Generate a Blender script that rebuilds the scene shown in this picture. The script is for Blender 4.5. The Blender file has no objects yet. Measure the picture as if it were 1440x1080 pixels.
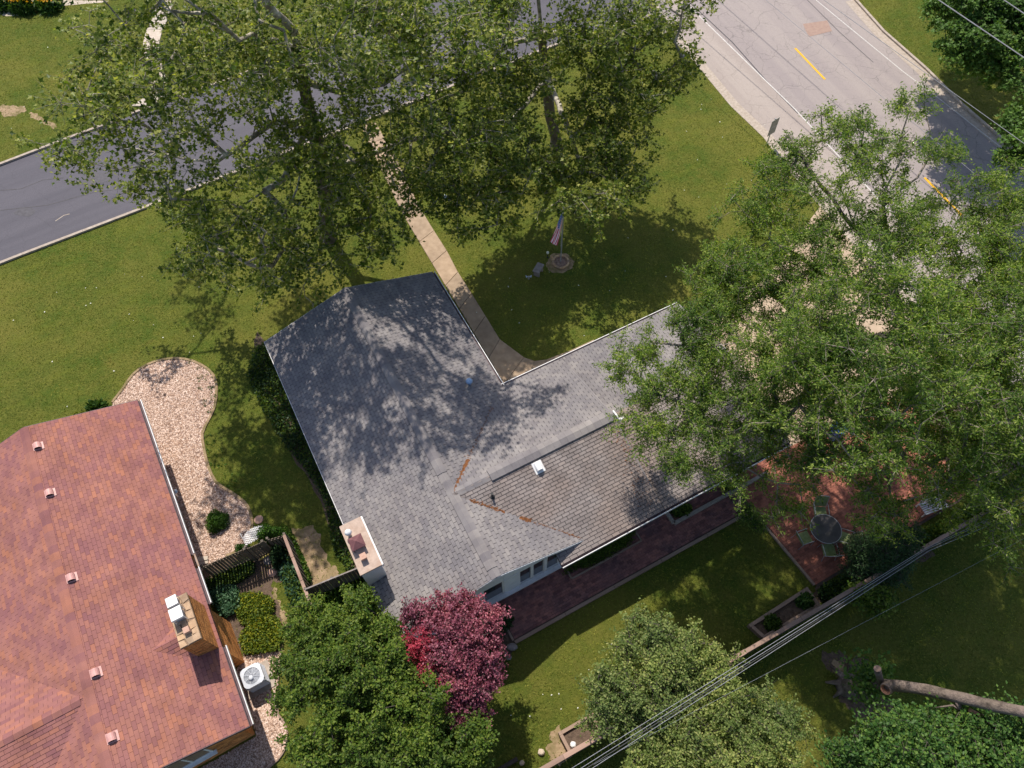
import bpy, math, random
import numpy as np
from math import sin, cos, radians, pi, hypot, atan2
from mathutils import Matrix, Vector
random.seed(7); RNG = np.random.default_rng(11)
C = bpy.context.scene.collection
S = bpy.context.scene

# ------------------------------------------------------------------ camera
FPX, TILT, ROLL, HC = 1040.0, radians(30.6), radians(-2.2), 29.5
camR = Matrix.Rotation(TILT, 3, 'X') @ Matrix.Rotation(ROLL, 3, 'Z')
cd = bpy.data.cameras.new('camera'); cam = bpy.data.objects.new('camera', cd); C.objects.link(cam)
cam.matrix_world = Matrix.Translation((0, 0, HC)) @ camR.to_4x4()
cd.sensor_fit = 'HORIZONTAL'; cd.sensor_width = 36.0; cd.lens = FPX / 1440 * 36; cd.clip_end = 2000; cd.clip_start = 0.5
S.camera = cam
# ------------------------------------------------------------------ sky and sun
SUN_EL = radians(54); SDX, SDY = 0.27, -0.963            # horizontal direction the shadows fall
W = bpy.data.worlds.new("World"); S.world = W; W.use_nodes = True
wn = W.node_tree.nodes; wl = W.node_tree.links; wn.clear()
sky = wn.new('ShaderNodeTexSky'); sky.sky_type = 'NISHITA'; sky.sun_disc = False
sky.sun_elevation = SUN_EL; sky.sun_rotation = atan2(-SDX, -SDY)
sky.air_density = 1.0; sky.dust_density = 1.5
bg = wn.new('ShaderNodeBackground'); bg.inputs[1].default_value = 0.115
wo = wn.new('ShaderNodeOutputWorld'); wl.new(sky.outputs[0], bg.inputs[0]); wl.new(bg.outputs[0], wo.inputs[0])
sl = bpy.data.lights.new('sun', 'SUN'); so = bpy.data.objects.new('sun', sl); C.objects.link(so)
sl.energy = 4.3; sl.angle = radians(0.53); sl.color = (1.0, 0.93, 0.82)
sd = Vector((SDX * cos(SUN_EL), SDY * cos(SUN_EL), -sin(SUN_EL)))
so.rotation_euler = sd.to_track_quat('-Z', 'Y').to_euler(); so.location = (0, 0, 60)
S.view_settings.view_transform = 'Standard'; S.view_settings.look = 'None'
S.view_settings.exposure = 0.36; S.view_settings.gamma = 1.0
S.view_settings.use_curve_mapping = False

# ------------------------------------------------------------------ helpers
def P(px, py, z=0.0):
    """real position, at height z, of a feature surveyed from the aerial photograph"""
    d = camR @ Vector(((px - 720) / FPX, -(py - 540) / FPX, -1.0))
    t = (z - HC) / d.z
    return Vector((d.x * t, d.y * t, z))
def PP(pts, z=0.0): return [P(x, y, z) for x, y in pts]
TH = radians(26.1); AX = Vector((cos(TH), sin(TH), 0)); BX = Vector((sin(TH), -cos(TH), 0)); O1 = P(706, 543, 2.7); O1.z = 0
def G(s, t, z=0.0): v = O1 + AX * s + BX * t; v.z = z; return v
TH2 = radians(27.4); AX2 = Vector((cos(TH2), sin(TH2), 0)); BX2 = Vector((sin(TH2), -cos(TH2), 0)); O2 = P(193, 563, 2.7); O2.z = 0
def G2(s, t, z=0.0): v = O2 + AX2 * s + BX2 * t; v.z = z; return v

def tag(o, label=None, cat=None, group=None, kind=None):
    if label: o['label'] = label
    if cat: o['category'] = cat
    if group: o['group'] = group
    if kind: o['kind'] = kind
    return o
def thing(name, loc, label, cat, group=None, rz=0):
    o = bpy.data.objects.new(name, None); C.objects.link(o); o.location = loc; o.rotation_euler = (0, 0, rz)
    o.empty_display_size = .2
    return tag(o, label, cat, group)
def root_loc(p):
    while p.parent: p = p.parent
    return Vector(p.location)

class MB:
    def __init__(s): s.v = []; s.f = []; s.m = []; s.t = []
    def add(s, vs, fs, mi=0, tone=0.5):
        n = len(s.v); s.v += [tuple(v) for v in vs]; s.f += [tuple(i + n for i in f) for f in fs]
        s.m += [mi] * len(fs); s.t += [tone] * len(vs); return s
    def prism(s, poly, z0, z1, mi=0, tone=.5):
        n = len(poly); a = sum(poly[i][0] * poly[(i + 1) % n][1] - poly[(i + 1) % n][0] * poly[i][1] for i in range(n))
        if a < 0: poly = poly[::-1]
        vs = [(p[0], p[1], z0) for p in poly] + [(p[0], p[1], z1) for p in poly]
        fs = [tuple(range(n - 1, -1, -1)), tuple(range(n, 2 * n))] + [(i, (i + 1) % n, n + (i + 1) % n, n + i) for i in range(n)]
        return s.add(vs, fs, mi, tone)
    def hexa(s, b, t, mi=0, tone=.5):     # 4 bottom, 4 top corners
        return s.add(list(b) + list(t), [(3, 2, 1, 0), (4, 5, 6, 7), (0, 1, 5, 4), (1, 2, 6, 5), (2, 3, 7, 6), (3, 0, 4, 7)], mi, tone)
    def box(s, c, sz, rz=0, mi=0, M=None, tone=.5):
        x, y, z = sz[0] / 2, sz[1] / 2, sz[2] / 2
        R = Matrix.Rotation(rz, 3, 'Z') if M is None else M
        c = Vector(c); vs = [c + R @ Vector(q) for q in ((-x, -y, -z), (x, -y, -z), (x, y, -z), (-x, y, -z), (-x, -y, z), (x, -y, z), (x, y, z), (-x, y, z))]
        return s.hexa(vs[:4], vs[4:], mi, tone)
    def bar(s, a, b, w, h, mi=0, up=(0, 0, 1), tone=.5):      # rectangular bar from a to b
        a = Vector(a); b = Vector(b); d = (b - a).normalized(); u = Vector(up); r = d.cross(u)
        if r.length < 1e-4: r = d.cross(Vector((1, 0, 0)))
        r.normalize(); u = r.cross(d).normalized(); r = r * w / 2; u = u * h / 2
        return s.hexa([a - r - u, a + r - u, b + r - u, b - r - u], [a - r + u, a + r + u, b + r + u, b - r + u], mi, tone)
    def tube(s, pts, rad, n=8, mi=0, cap=True, tone=.5):
        pts = [Vector(p) for p in pts]
        if not hasattr(rad, '__len__'): rad = [rad] * len(pts)
        base = len(s.v); vs = []; px = None
        for i, p in enumerate(pts):
            d = (pts[min(i + 1, len(pts) - 1)] - pts[max(i - 1, 0)]).normalized()
            if px is None: px = d.cross(Vector((0, 0, 1))) if abs(d.z) < .95 else d.cross(Vector((1, 0, 0)))
            px = (px - d * px.dot(d)).normalized(); py = d.cross(px)
            for k in range(n):
                a = 2 * pi * k / n; vs.append(p + px * (rad[i] * cos(a)) + py * (rad[i] * sin(a)))
        fs = [(i * n + k, i * n + (k + 1) % n, (i + 1) * n + (k + 1) % n, (i + 1) * n + k) for i in range(len(pts) - 1) for k in range(n)]
        if cap: fs += [tuple(range(n - 1, -1, -1)), tuple((len(pts) - 1) * n + k for k in range(n))]
        return s.add(vs, fs, mi, tone)
    def lathe(s, c, prof, n=20, mi=0, tone=.5):               # prof: (r,z) bottom to top
        c = Vector(c); vs = [c + Vector((r * cos(2 * pi * k / n), r * sin(2 * pi * k / n), z)) for r, z in prof for k in range(n)]
        m = len(prof); fs = [(i * n + k, i * n + (k + 1) % n, (i + 1) * n + (k + 1) % n, (i + 1) * n + k) for i in range(m - 1) for k in range(n)]
        fs += [tuple(range(n - 1, -1, -1)), tuple((m - 1) * n + k for k in range(n))]
        return s.add(vs, fs, mi, tone)
    def build(s, name, mats, parent=None, smooth=False, base=None):
        off = root_loc(parent) if parent else (Vector(base) if base is not None else Vector((0, 0, 0)))
        me = bpy.data.meshes.new(name)
        me.from_pydata([(v[0] - off[0], v[1] - off[1], v[2] - off[2]) for v in s.v], [], s.f)
        mats = mats if isinstance(mats, (list, tuple)) else [mats]
        for m in mats: me.materials.append(m)
        if len(mats) > 1: me.polygons.foreach_set('material_index', s.m)
        at = me.attributes.new('tone', 'FLOAT', 'POINT'); at.data.foreach_set('value', s.t)
        if smooth: me.polygons.foreach_set('use_smooth', [True] * len(s.f))
        me.update()
        o = bpy.data.objects.new(name, me); C.objects.link(o)
        if parent: o.parent = parent
        else: o.location = off
        return o
def np_mesh(name, V, faces_per, idx, mats, parent, mi=None, tone=None, smooth=False, base=None):
    """V (n,3); idx (m,k) all faces k-gons"""
    off = np.array(root_loc(parent)) if parent else (np.array(base) if base is not None else np.zeros(3))
    me = bpy.data.meshes.new(name); n, m = len(V), len(idx)
    me.vertices.add(n); me.vertices.foreach_set('co', (V - off).astype(np.float32).ravel())
    me.loops.add(m * faces_per); me.loops.foreach_set('vertex_index', idx.astype(np.int32).ravel())
    me.polygons.add(m); me.polygons.foreach_set('loop_start', np.arange(0, m * faces_per, faces_per, dtype=np.int32))
    for x in mats: me.materials.append(x)
    if mi is not None: me.polygons.foreach_set('material_index', mi.astype(np.int32))
    if tone is not None:
        at = me.attributes.new('tone', 'FLOAT', 'POINT'); at.data.foreach_set('value', tone.astype(np.float32))
    if smooth: me.polygons.foreach_set('use_smooth', np.ones(m, dtype=bool))
    me.update(calc_edges=True)
    o = bpy.data.objects.new(name, me); C.objects.link(o)
    if parent: o.parent = parent
    elif base is not None: o.location = base
    return o
def piece(name, mesh, parent, M):
    o = bpy.data.objects.new(name, mesh); C.objects.link(o); o.parent = parent
    o.matrix_basis = Matrix.Translation(-root_loc(parent)) @ M
    return o

# ------------------------------------------------------------------ materials
def L(c): return (c[0], c[1], c[2], 1)
def ramp(nt, fac, cols):
    r = nt.nodes.new('ShaderNodeValToRGB'); e = r.color_ramp.elements
    while len(e) < len(cols): e.new(.5)
    for i, (p, c) in enumerate(cols): e[i].position = p; e[i].color = L(c)
    nt.links.new(fac, r.inputs[0]); return r.outputs[0]
def noise(nt, scale, detail=4, rough=.55, vec=None, stretch=None, rot=0):
    n = nt.nodes.new('ShaderNodeTexNoise'); n.inputs['Scale'].default_value = scale; n.inputs['Detail'].default_value = detail
    n.inputs['Roughness'].default_value = rough
    g = nt.nodes.new('ShaderNodeNewGeometry') if vec is None else None
    src = g.outputs['Position'] if vec is None else vec
    if stretch:
        mp = nt.nodes.new('ShaderNodeMapping'); mp.inputs['Rotation'].default_value = (0, 0, rot); mp.inputs['Scale'].default_value = stretch
        mp.vector_type = 'TEXTURE'; mp.inputs['Scale'].default_value = tuple(1 / q for q in stretch)
        nt.links.new(src, mp.inputs[0]); src = mp.outputs[0]
    nt.links.new(src, n.inputs['Vector']); return n.outputs['Fac']
def mix(nt, fac, a, b, mode='MIX'):
    m = nt.nodes.new('ShaderNodeMix'); m.data_type = 'RGBA'; m.blend_type = mode
    for k, v in ((0, fac), (6, a), (7, b)):
        if hasattr(v, 'links') or isinstance(v, bpy.types.NodeSocket): nt.links.new(v, m.inputs[k])
        else: m.inputs[k].default_value = v if k == 0 else L(v)
    return m.outputs[2]
def math_(nt, op, a, b=None, clamp=False):
    m = nt.nodes.new('ShaderNodeMath'); m.operation = op; m.use_clamp = clamp
    for k, v in ((0, a), (1, b)):
        if v is None: continue
        if isinstance(v, bpy.types.NodeSocket): nt.links.new(v, m.inputs[k])
        else: m.inputs[k].default_value = v
    return m.outputs[0]
def newmat(name):
    m = bpy.data.materials.new(name); m.use_nodes = True; nt = m.node_tree
    return m, nt, nt.nodes['Principled BSDF']
def mat(name, cols, scale=3, rough=.8, bump=None, metal=0, detail=5, big=None, tone=None, spec=.3, stretch=None, rot=0, emis=None):
    """cols: ramp colours; big=(scale,colour,amount): large patches; tone=ramp colours multiplied by per-piece tone"""
    m, nt, p = newmat(name)
    if not isinstance(cols[0], (tuple, list)): cols = [cols, tuple(c * 1.18 for c in cols)]
    n = len(cols); lo, hi = .32, .68
    col = ramp(nt, noise(nt, scale, detail, stretch=stretch, rot=rot), [(lo + (hi - lo) * i / max(1, n - 1), c) for i, c in enumerate(cols)])
    if big:
        f = ramp(nt, noise(nt, big[0], 3), [(.45, (0, 0, 0)), (.62, (1, 1, 1))])
        f2 = nt.nodes.new('ShaderNodeMath'); f2.operation = 'MULTIPLY'; nt.links.new(f, f2.inputs[0]); f2.inputs[1].default_value = big[2]
        col = mix(nt, f2.outputs[0], col, big[1])
    if tone:
        a = nt.nodes.new('ShaderNodeAttribute'); a.attribute_name = 'tone'
        tc = ramp(nt, a.outputs['Fac'], [(i / (len(tone) - 1), c) for i, c in enumerate(tone)])
        col = mix(nt, 1.0, col, tc, 'MULTIPLY')
    nt.links.new(col, p.inputs['Base Color']); p.inputs['Roughness'].default_value = rough; p.inputs['Metallic'].default_value = metal
    p.inputs['Specular IOR Level'].default_value = spec
    if bump:
        b = nt.nodes.new('ShaderNodeBump'); b.inputs['Strength'].default_value = bump[1]; b.inputs['Distance'].default_value = bump[2] if len(bump) > 2 else .02
        nt.links.new(noise(nt, bump[0], 6, .7), b.inputs['Height']); nt.links.new(b.outputs[0], p.inputs['Normal'])
    return m
def leafmat(name, cols, trans=.35, rough=.5, big=None):
    m, nt, p = newmat(name)
    g = nt.nodes.new('ShaderNodeNewGeometry')
    n = len(cols); col = ramp(nt, g.outputs['Random Per Island'], [(i / max(1, n - 1), c) for i, c in enumerate(cols)])
    v = ramp(nt, noise(nt, .55, 3), [(.35, (.72, .78, .8)), (.65, (1.2, 1.15, 1.0))])
    col = mix(nt, 1.0, col, v, 'MULTIPLY')
    nt.links.new(col, p.inputs['Base Color']); p.inputs['Roughness'].default_value = rough; p.inputs['Specular IOR Level'].default_value = .18
    t = nt.nodes.new('ShaderNodeBsdfTranslucent'); bc = mix(nt, 1.0, col, (1.35, 1.35, .55), 'MULTIPLY'); nt.links.new(bc, t.inputs[0])
    ms = nt.nodes.new('ShaderNodeMixShader'); ms.inputs[0].default_value = trans
    nt.links.new(p.outputs[0], ms.inputs[1]); nt.links.new(t.outputs[0], ms.inputs[2])
    nt.links.new(ms.outputs[0], nt.nodes['Material Output'].inputs[0]); return m

def grass_mat():
    m, nt, p = newmat('lawn_grass')
    fine = noise(nt, 9, 8, .75); mid = noise(nt, 1.1, 5, .6); big = noise(nt, .16, 4, .6); st = noise(nt, 2.2, 4, .6, stretch=(1.0, .25, 1), rot=radians(-62))
    c = ramp(nt, fine, [(.34, (.05, .072, .011)), (.5, (.115, .132, .022)), (.66, (.19, .195, .042))])
    c = mix(nt, math_(nt, 'MULTIPLY', ramp(nt, mid, [(.42, (0, 0, 0)), (.6, (1, 1, 1))]), .6), c, (.055, .105, .014))
    c = mix(nt, math_(nt, 'MULTIPLY', ramp(nt, big, [(.44, (0, 0, 0)), (.62, (1, 1, 1))]), .7), c, (.19, .175, .038))
    c = mix(nt, math_(nt, 'MULTIPLY', ramp(nt, st, [(.5, (0, 0, 0)), (.7, (1, 1, 1))]), .35), c, (.17, .19, .025))
    c = mix(nt, math_(nt, 'MULTIPLY', ramp(nt, noise(nt, .7, 5, .7), [(.58, (0, 0, 0)), (.74, (1, 1, 1))]), .55), c, (.2, .165, .04))
    nt.links.new(c, p.inputs['Base Color']); p.inputs['Roughness'].default_value = .9; p.inputs['Specular IOR Level'].default_value = .1
    b = nt.nodes.new('ShaderNodeBump'); b.inputs['Strength'].default_value = 1.0; b.inputs['Distance'].default_value = .09
    nt.links.new(noise(nt, 11, 9, .85), b.inputs['Height']); nt.links.new(b.outputs[0], p.inputs['Normal']); return m
def road_mat(name, c0, c1, c2, crack, stretch_rot, crackcol=(.06, .055, .055)):
    m, nt, p = newmat(name)
    c = ramp(nt, noise(nt, 22, 6, .8), [(.3, c0), (.7, c1)])
    st = noise(nt, .9, 5, .6, stretch=(.05, 1.0, 1), rot=stretch_rot)
    c = mix(nt, math_(nt, 'MULTIPLY', ramp(nt, st, [(.4, (0, 0, 0)), (.62, (1, 1, 1))]), .6), c, c2)
    if crack:
        g = nt.nodes.new('ShaderNodeNewGeometry')
        for sc, wd, am in ((.75, .011, .42), (2.6, .018, .26)):
            dn = nt.nodes.new('ShaderNodeTexNoise'); dn.inputs['Scale'].default_value = 1.6; dn.inputs['Detail'].default_value = 6
            nt.links.new(g.outputs['Position'], dn.inputs['Vector'])
            ad = nt.nodes.new('ShaderNodeMix'); ad.data_type = 'RGBA'; ad.blend_type = 'ADD'; ad.inputs[0].default_value = .5
            nt.links.new(g.outputs['Position'], ad.inputs[6]); nt.links.new(dn.outputs['Color'], ad.inputs[7])
            v = nt.nodes.new('ShaderNodeTexVoronoi'); v.feature = 'DISTANCE_TO_EDGE'; v.inputs['Scale'].default_value = sc
            nt.links.new(ad.outputs[2], v.inputs['Vector'])
            f = ramp(nt, v.outputs['Distance'], [(0, (1, 1, 1)), (wd, (.5, .5, .5)), (wd * 2.2, (0, 0, 0))])
            gate = ramp(nt, noise(nt, .5, 4, .7), [(.38, (0, 0, 0)), (.6, (1, 1, 1))])
            c = mix(nt, math_(nt, 'MULTIPLY', math_(nt, 'MULTIPLY', f, gate), am * float(crack)), c, crackcol)
    nt.links.new(c, p.inputs['Base Color']); p.inputs['Roughness'].default_value = .85; p.inputs['Specular IOR Level'].default_value = .25
    b = nt.nodes.new('ShaderNodeBump'); b.inputs['Strength'].default_value = .35; b.inputs['Distance'].default_value = .01
    nt.links.new(noise(nt, 60, 4, .8), b.inputs['Height']); nt.links.new(b.outputs[0], p.inputs['Normal']); return m

M = {}
M['grass'] = grass_mat()
M['road'] = road_mat('worn_road_asphalt', (.28, .24, .23), (.38, .33, .31), (.26, .222, .225), True, radians(-68))
M['street'] = road_mat('dark_street_asphalt', (.08, .076, .09), (.135, .126, .15), (.082, .078, .095), .55, radians(28.6), (.045, .042, .05))
M['street_dark'] = mat('oil_stained_asphalt', [(.06, .056, .066), (.09, .085, .1)], 6, .7)
M['shoulder'] = road_mat('pale_road_shoulder', (.32, .27, .245), (.42, .36, .325), (.30, .25, .23), True, radians(-68), (.12, .1, .09))
M['gutter_pan'] = mat('kerb_concrete', [(.33, .27, .22), (.46, .39, .33)], 6, .85, (40, .3, .01))
M['drive'] = mat('driveway_concrete', [(.36, .27, .19), (.50, .385, .28)], 2.5, .85, (30, .3, .01), big=(.5, (.33, .24, .17), .5))
M['slab'] = mat('walk_concrete', [(.33, .24, .165), (.44, .33, .235)], 4, .85, (35, .4, .01), tone=[(.88, .88, .88), (1.08, 1.05, 1.02)], big=(.9, (.26, .19, .135), .45))
M['palewalk'] = mat('pale_walk_concrete', [(.42, .36, .30), (.55, .48, .41)], 4, .85, (35, .4, .01), tone=[(.88, .88, .88), (1.08, 1.05, 1.02)])
M['yellow'] = mat('yellow_road_paint', [(.62, .33, .01), (.8, .44, .02)], 12, .6, (50, .3, .01))
M['whiteline'] = mat('worn_white_road_paint', [(.42, .39, .37), (.68, .66, .63)], 14, .7)
M['tar'] = mat('crack_sealing_tar', [(.05, .045, .05), (.09, .085, .09)], 8, .7)
M['patch'] = mat('rusty_road_patch', [(.30, .2, .165), (.36, .25, .2)], 5, .85, (30, .4, .01))
M['shingle'] = mat('grey_asphalt_shingle', [(.195, .18, .184), (.27, .252, .25)], 1.6, .9, (90, .5, .006), tone=[(.80, .79, .82), (.94, .93, .94), (1.0, .99, .98), (1.10, 1.08, 1.05)], big=(.45, (.165, .158, .172), .5), spec=.15)
M['shingle_warm'] = mat('brown_grey_asphalt_shingle', [(.205, .178, .172), (.27, .238, .23)], 1.6, .9, (90, .5, .006), tone=[(.82, .81, .81), (.94, .93, .92), (1.0, .99, .98), (1.10, 1.07, 1.04)], big=(.3, (.24, .185, .16), .6), spec=.15)
M['felt'] = mat('roofing_felt', [(.035, .033, .036), (.06, .056, .058)], 8, .95)
M['red_shingle'] = mat('red_blend_shingle', [(.255, .112, .088), (.35, .158, .125)], 1.3, .9, (90, .5, .006), tone=[(.78, .76, .90), (.90, .88, .98), (.98, .97, 1.0), (1.02, 1.0, .98), (1.16, 1.08, .90)], big=(.5, (.27, .12, .12), .5), spec=.15)
M['red_felt'] = mat('dark_red_roofing_felt', [(.07, .035, .035), (.1, .05, .05)], 8, .95)
M['white'] = mat('white_painted_metal', [(.68, .67, .68), (.8, .79, .78)], 5, .45, (20, .1, .01))
M['white_siding'] = mat('white_painted_siding', [(.62, .64, .68), (.74, .76, .8)], 2, .6, (20, .2, .01))
M['fascia'] = mat('dark_purple_brown_fascia', [(.09, .06, .07), (.13, .09, .10)], 5, .6)
M['gal'] = mat('galvanised_steel', [(.42, .44, .48), (.58, .6, .64)], 8, .4, metal=.6, spec=.5)
M['glass'] = mat('window_glass', [(.03, .035, .045), (.05, .055, .065)], 2, .08, spec=.8)
M['stucco'] = mat('tan_chimney_stucco', [(.40, .30, .245), (.52, .40, .33)], 7, .9, (40, .6, .01), big=(2, (.36, .24, .18), .5))
M['maroon'] = mat('maroon_painted_metal', [(.13, .055, .06), (.19, .085, .09)], 6, .5)
M['clay'] = mat('clay_flue', [(.45, .27, .2), (.55, .35, .27)], 9, .8)
M['orange_brick'] = mat('orange_brick', [(.50, .20, .06), (.62, .28, .095)], 5, .9, (50, .5, .006), tone=[(.62, .58, .6), (.9, .88, .85), (1.05, 1.03, 1.0), (1.25, 1.2, 1.15)])
M['mortar'] = mat('mortar', [(.22, .15, .1), (.3, .21, .15)], 9, .95)
M['flag_stone'] = mat('flagstone', [(.36, .245, .16), (.5, .37, .26)], 4, .85, (20, .5, .01), tone=[(.7, .7, .72), (1, .95, .9), (1.2, 1.1, .95)])
M['pink_metal'] = mat('salmon_painted_vent', [(.52, .27, .25), (.62, .35, .32)], 8, .5)
M['path_brick'] = mat('purple_red_paving_brick', [(.25, .11, .095), (.37, .17, .145)], 3.5, .85, (60, .5, .008), tone=[(.6, .6, .66), (.88, .86, .9), (1.02, 1, 1), (1.25, 1.15, 1.1)], big=(.6, (.13, .085, .09), .6))
M['patio_brick'] = mat('salmon_patio_brick', [(.30, .11, .075), (.42, .17, .12)], 3.5, .85, (60, .5, .008), tone=[(.6, .6, .62), (.88, .86, .86), (1.02, 1, 1), (1.2, 1.15, 1.1)], big=(.6, (.27, .1, .07), .5))
M['sand'] = mat('joint_sand', [(.09, .065, .055), (.14, .1, .085)], 12, .95)
M['timber'] = mat('landscape_timber', [(.26, .18, .135), (.38, .27, .21)], 3, .85, (30, .5, .008), stretch=(.15, 1, 1), rot=TH)
M['fence_wood'] = mat('weathered_fence_wood', [(.12, .10, .082), (.21, .175, .14)], 4, .9, (30, .5, .006), tone=[(.6, .6, .6), (1, 1, 1), (1.25, 1.15, 1.05)])
M['rail_wood'] = mat('brown_fence_cap', [(.24, .16, .12), (.36, .25, .2)], 3, .85, (30, .5, .006), stretch=(.15, 1, 1), rot=TH, tone=[(.75, .75, .75), (1.2, 1.15, 1.15)])
M['darkwood'] = mat('dark_stained_board', [(.06, .05, .045), (.1, .085, .075)], 4, .9, (30, .5, .006), tone=[(.7, .7, .7), (1.2, 1.2, 1.2)])
M['soil'] = mat('garden_soil', [(.085, .058, .042), (.16, .11, .08)], 8, .95, (18, .9, .04))
M['straw'] = mat('dry_bare_ground', [(.27, .185, .11), (.40, .29, .18)], 6, .95, (25, .8, .03), big=(1.8, (.12, .11, .03), .6))
M['gravel_base'] = mat('gravel_bed', [(.16, .10, .08), (.42, .29, .235)], 14, .95, (16, 1, .05), detail=8)
M['pebble'] = mat('pebble', [(.46, .35, .29), (.6, .48, .41)], 30, .85, tone=[(.3, .24, .2), (.72, .58, .5), (1.0, .90, .82), (1.1, 1.05, 1.02), (1.5, 1.55, 1.6)])
M['rock'] = mat('pale_rock', [(.45, .36, .27), (.6, .5, .4)], 6, .9, (20, .8, .02))
M['greystone'] = mat('grey_stone', [(.22, .19, .18), (.33, .29, .28)], 6, .9, (20, .8, .02))
M['sycamore_bark'] = mat('mottled_sycamore_bark', [(.17, .145, .115), (.30, .265, .215), (.60, .55, .47)], 3.2, .85, (14, .6, .03))
M['sycamore_trunk'] = mat('brown_sycamore_bark', [(.09, .072, .056), (.17, .14, .11)], 4, .9, (14, .9, .04))
M['locust_bark'] = mat('locust_bark', [(.05, .043, .037), (.12, .10, .085)], 5, .9, (14, .8, .03))
M['twig_bark'] = mat('pale_twig_bark', [(.14, .115, .095), (.34, .29, .245)], 5, .85)
M['old_bark'] = mat('grey_brown_bark', [(.085, .066, .055), (.24, .19, .155)], 5, .9, (14, 1, .09), big=(1.5, (.34, .26, .23), .5))
M['cutwood'] = mat('reddish_cut_wood', [(.33, .15, .09), (.42, .22, .14)], 9, .85)
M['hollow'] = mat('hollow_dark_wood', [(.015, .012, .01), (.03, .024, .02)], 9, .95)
M['ac_top'] = mat('grey_ac_metal', [(.52, .55, .63), (.64, .67, .74)], 6, .45, spec=.5)
M['ac_dark'] = mat('ac_fan_grey', [(.24, .26, .31), (.33, .35, .4)], 6, .5)
M['black'] = mat('black_cable', [(.02, .02, .022), (.035, .035, .04)], 6, .6)
M['cable'] = mat('aluminium_cable', [(.26, .26, .29), (.36, .36, .39)], 3, .65, metal=0, spec=.2)
M['steel_dark'] = mat('dark_patio_metal', [(.06, .065, .06), (.1, .1, .1)], 6, .45, metal=.4)
M['cushion'] = mat('green_sling_fabric', [(.20, .25, .10), (.30, .35, .16)], 9, .85)
M['smoke_glass'] = mat('smoked_table_glass', [(.07, .065, .065), (.11, .10, .10)], 3, .3, spec=.4)
M['sign_back'] = mat('sign_back_aluminium', [(.20, .21, .17), (.28, .29, .24)], 6, .5, metal=.3)
M['blue_plastic'] = mat('blue_plastic', [(.05, .16, .45), (.07, .2, .52)], 5, .4)
M['blue_cap'] = mat('blue_grey_vent_cap', [(.28, .42, .62), (.38, .52, .72)], 5, .35, spec=.5)
M['flag_red'] = mat('flag_red', [(.55, .04, .11), (.62, .06, .15)], 9, .8)
M['flag_white'] = mat('flag_white', [(.80, .76, .80), (.88, .84, .88)], 9, .8)
M['flag_blue'] = mat('flag_blue', [(.03, .10, .38), (.05, .14, .46)], 9, .8)
M['yellow_rail'] = mat('yellow_painted_rail', [(.42, .33, .08), (.5, .4, .12)], 6, .7)
M['rust_debris'] = mat('orange_brown_debris', [(.13, .055, .025), (.27, .115, .045)], 20, .95, tone=[(.5, .45, .4), (1, 1, 1), (1.2, 1.1, 1.0)])
M['white_bloom'] = mat('white_petal', [(.6, .6, .5), (.75, .75, .65)], 9, .7)
LF = {}
LF['sycamore'] = leafmat('sycamore_leaf', [(.04, .08, .014), (.095, .15, .024), (.165, .22, .035), (.25, .295, .055), (.42, .43, .14)], 0.45, .42)
LF['locust'] = leafmat('locust_leaf', [(.045, .105, .02), (.115, .20, .04), (.21, .31, .062), (.36, .43, .12)], 0.5, .5)
LF['dense'] = leafmat('dense_green_leaf', [(.032, .072, .011), (.072, .13, .019), (.12, .18, .028), (.18, .23, .042)], 0.36, .5)
LF['greygreen'] = leafmat('grey_green_leaf', [(.09, .145, .035), (.16, .22, .06), (.25, .31, .10), (.38, .39, .15)], 0.42, .5)
LF['maple'] = leafmat('maple_leaf', [(.05, .115, .02), (.09, .175, .035), (.14, .235, .055)], 0.3, .5)
LF['bright'] = leafmat('bright_broad_leaf', [(.03, .08, .02), (.06, .135, .03), (.10, .19, .045), (.16, .25, .05)], 0.35, .45)
LF['purple'] = leafmat('purple_leaf', [(.09, .02, .04), (.20, .05, .09), (.37, .11, .18), (.52, .22, .30)], 0.4, .45)
LF['crimson'] = leafmat('crimson_leaf', [(.2, .025, .05), (.36, .04, .08), (.5, .09, .15)], 0.35, .45)
LF['conifer'] = leafmat('dark_conifer_needle', [(.02, .05, .02), (.04, .085, .032), (.07, .125, .045)], 0.15, .6)
LF['golden'] = leafmat('golden_groundcover_leaf', [(0.084, 0.132, 0.014), (0.156, 0.204, 0.019), (0.240, 0.264, 0.024), (0.324, 0.300, 0.024)], 0.3, .5)
LF['hosta'] = leafmat('blue_green_leaf', [(0.034, 0.092, 0.052), (0.069, 0.144, 0.081), (0.115, 0.201, 0.127)], 0.3, .45)
LF['box'] = leafmat('boxwood_leaf', [(0.029, 0.081, 0.014), (0.057, 0.132, 0.021), (0.098, 0.184, 0.025)], 0.3, .45)
LF['ivy'] = leafmat('dark_ivy_leaf', [(0.016, 0.040, 0.016), (0.032, 0.067, 0.025), (0.057, 0.098, 0.034)], 0.2, .45)
LF['lily'] = leafmat('lily_leaf', [(.03, .075, .015), (.06, .12, .025)], .35, .5)
LF['grass'] = leafmat('grass_blade', [(.085, .125, .014), (.14, .175, .023), (.20, .225, .036), (.30, .285, .065)], .3, .7)
LF['petal'] = leafmat('orange_yellow_petal', [(.65, .28, .01), (.75, .40, .015), (.8, .5, .03)], .3, .6)

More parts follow.
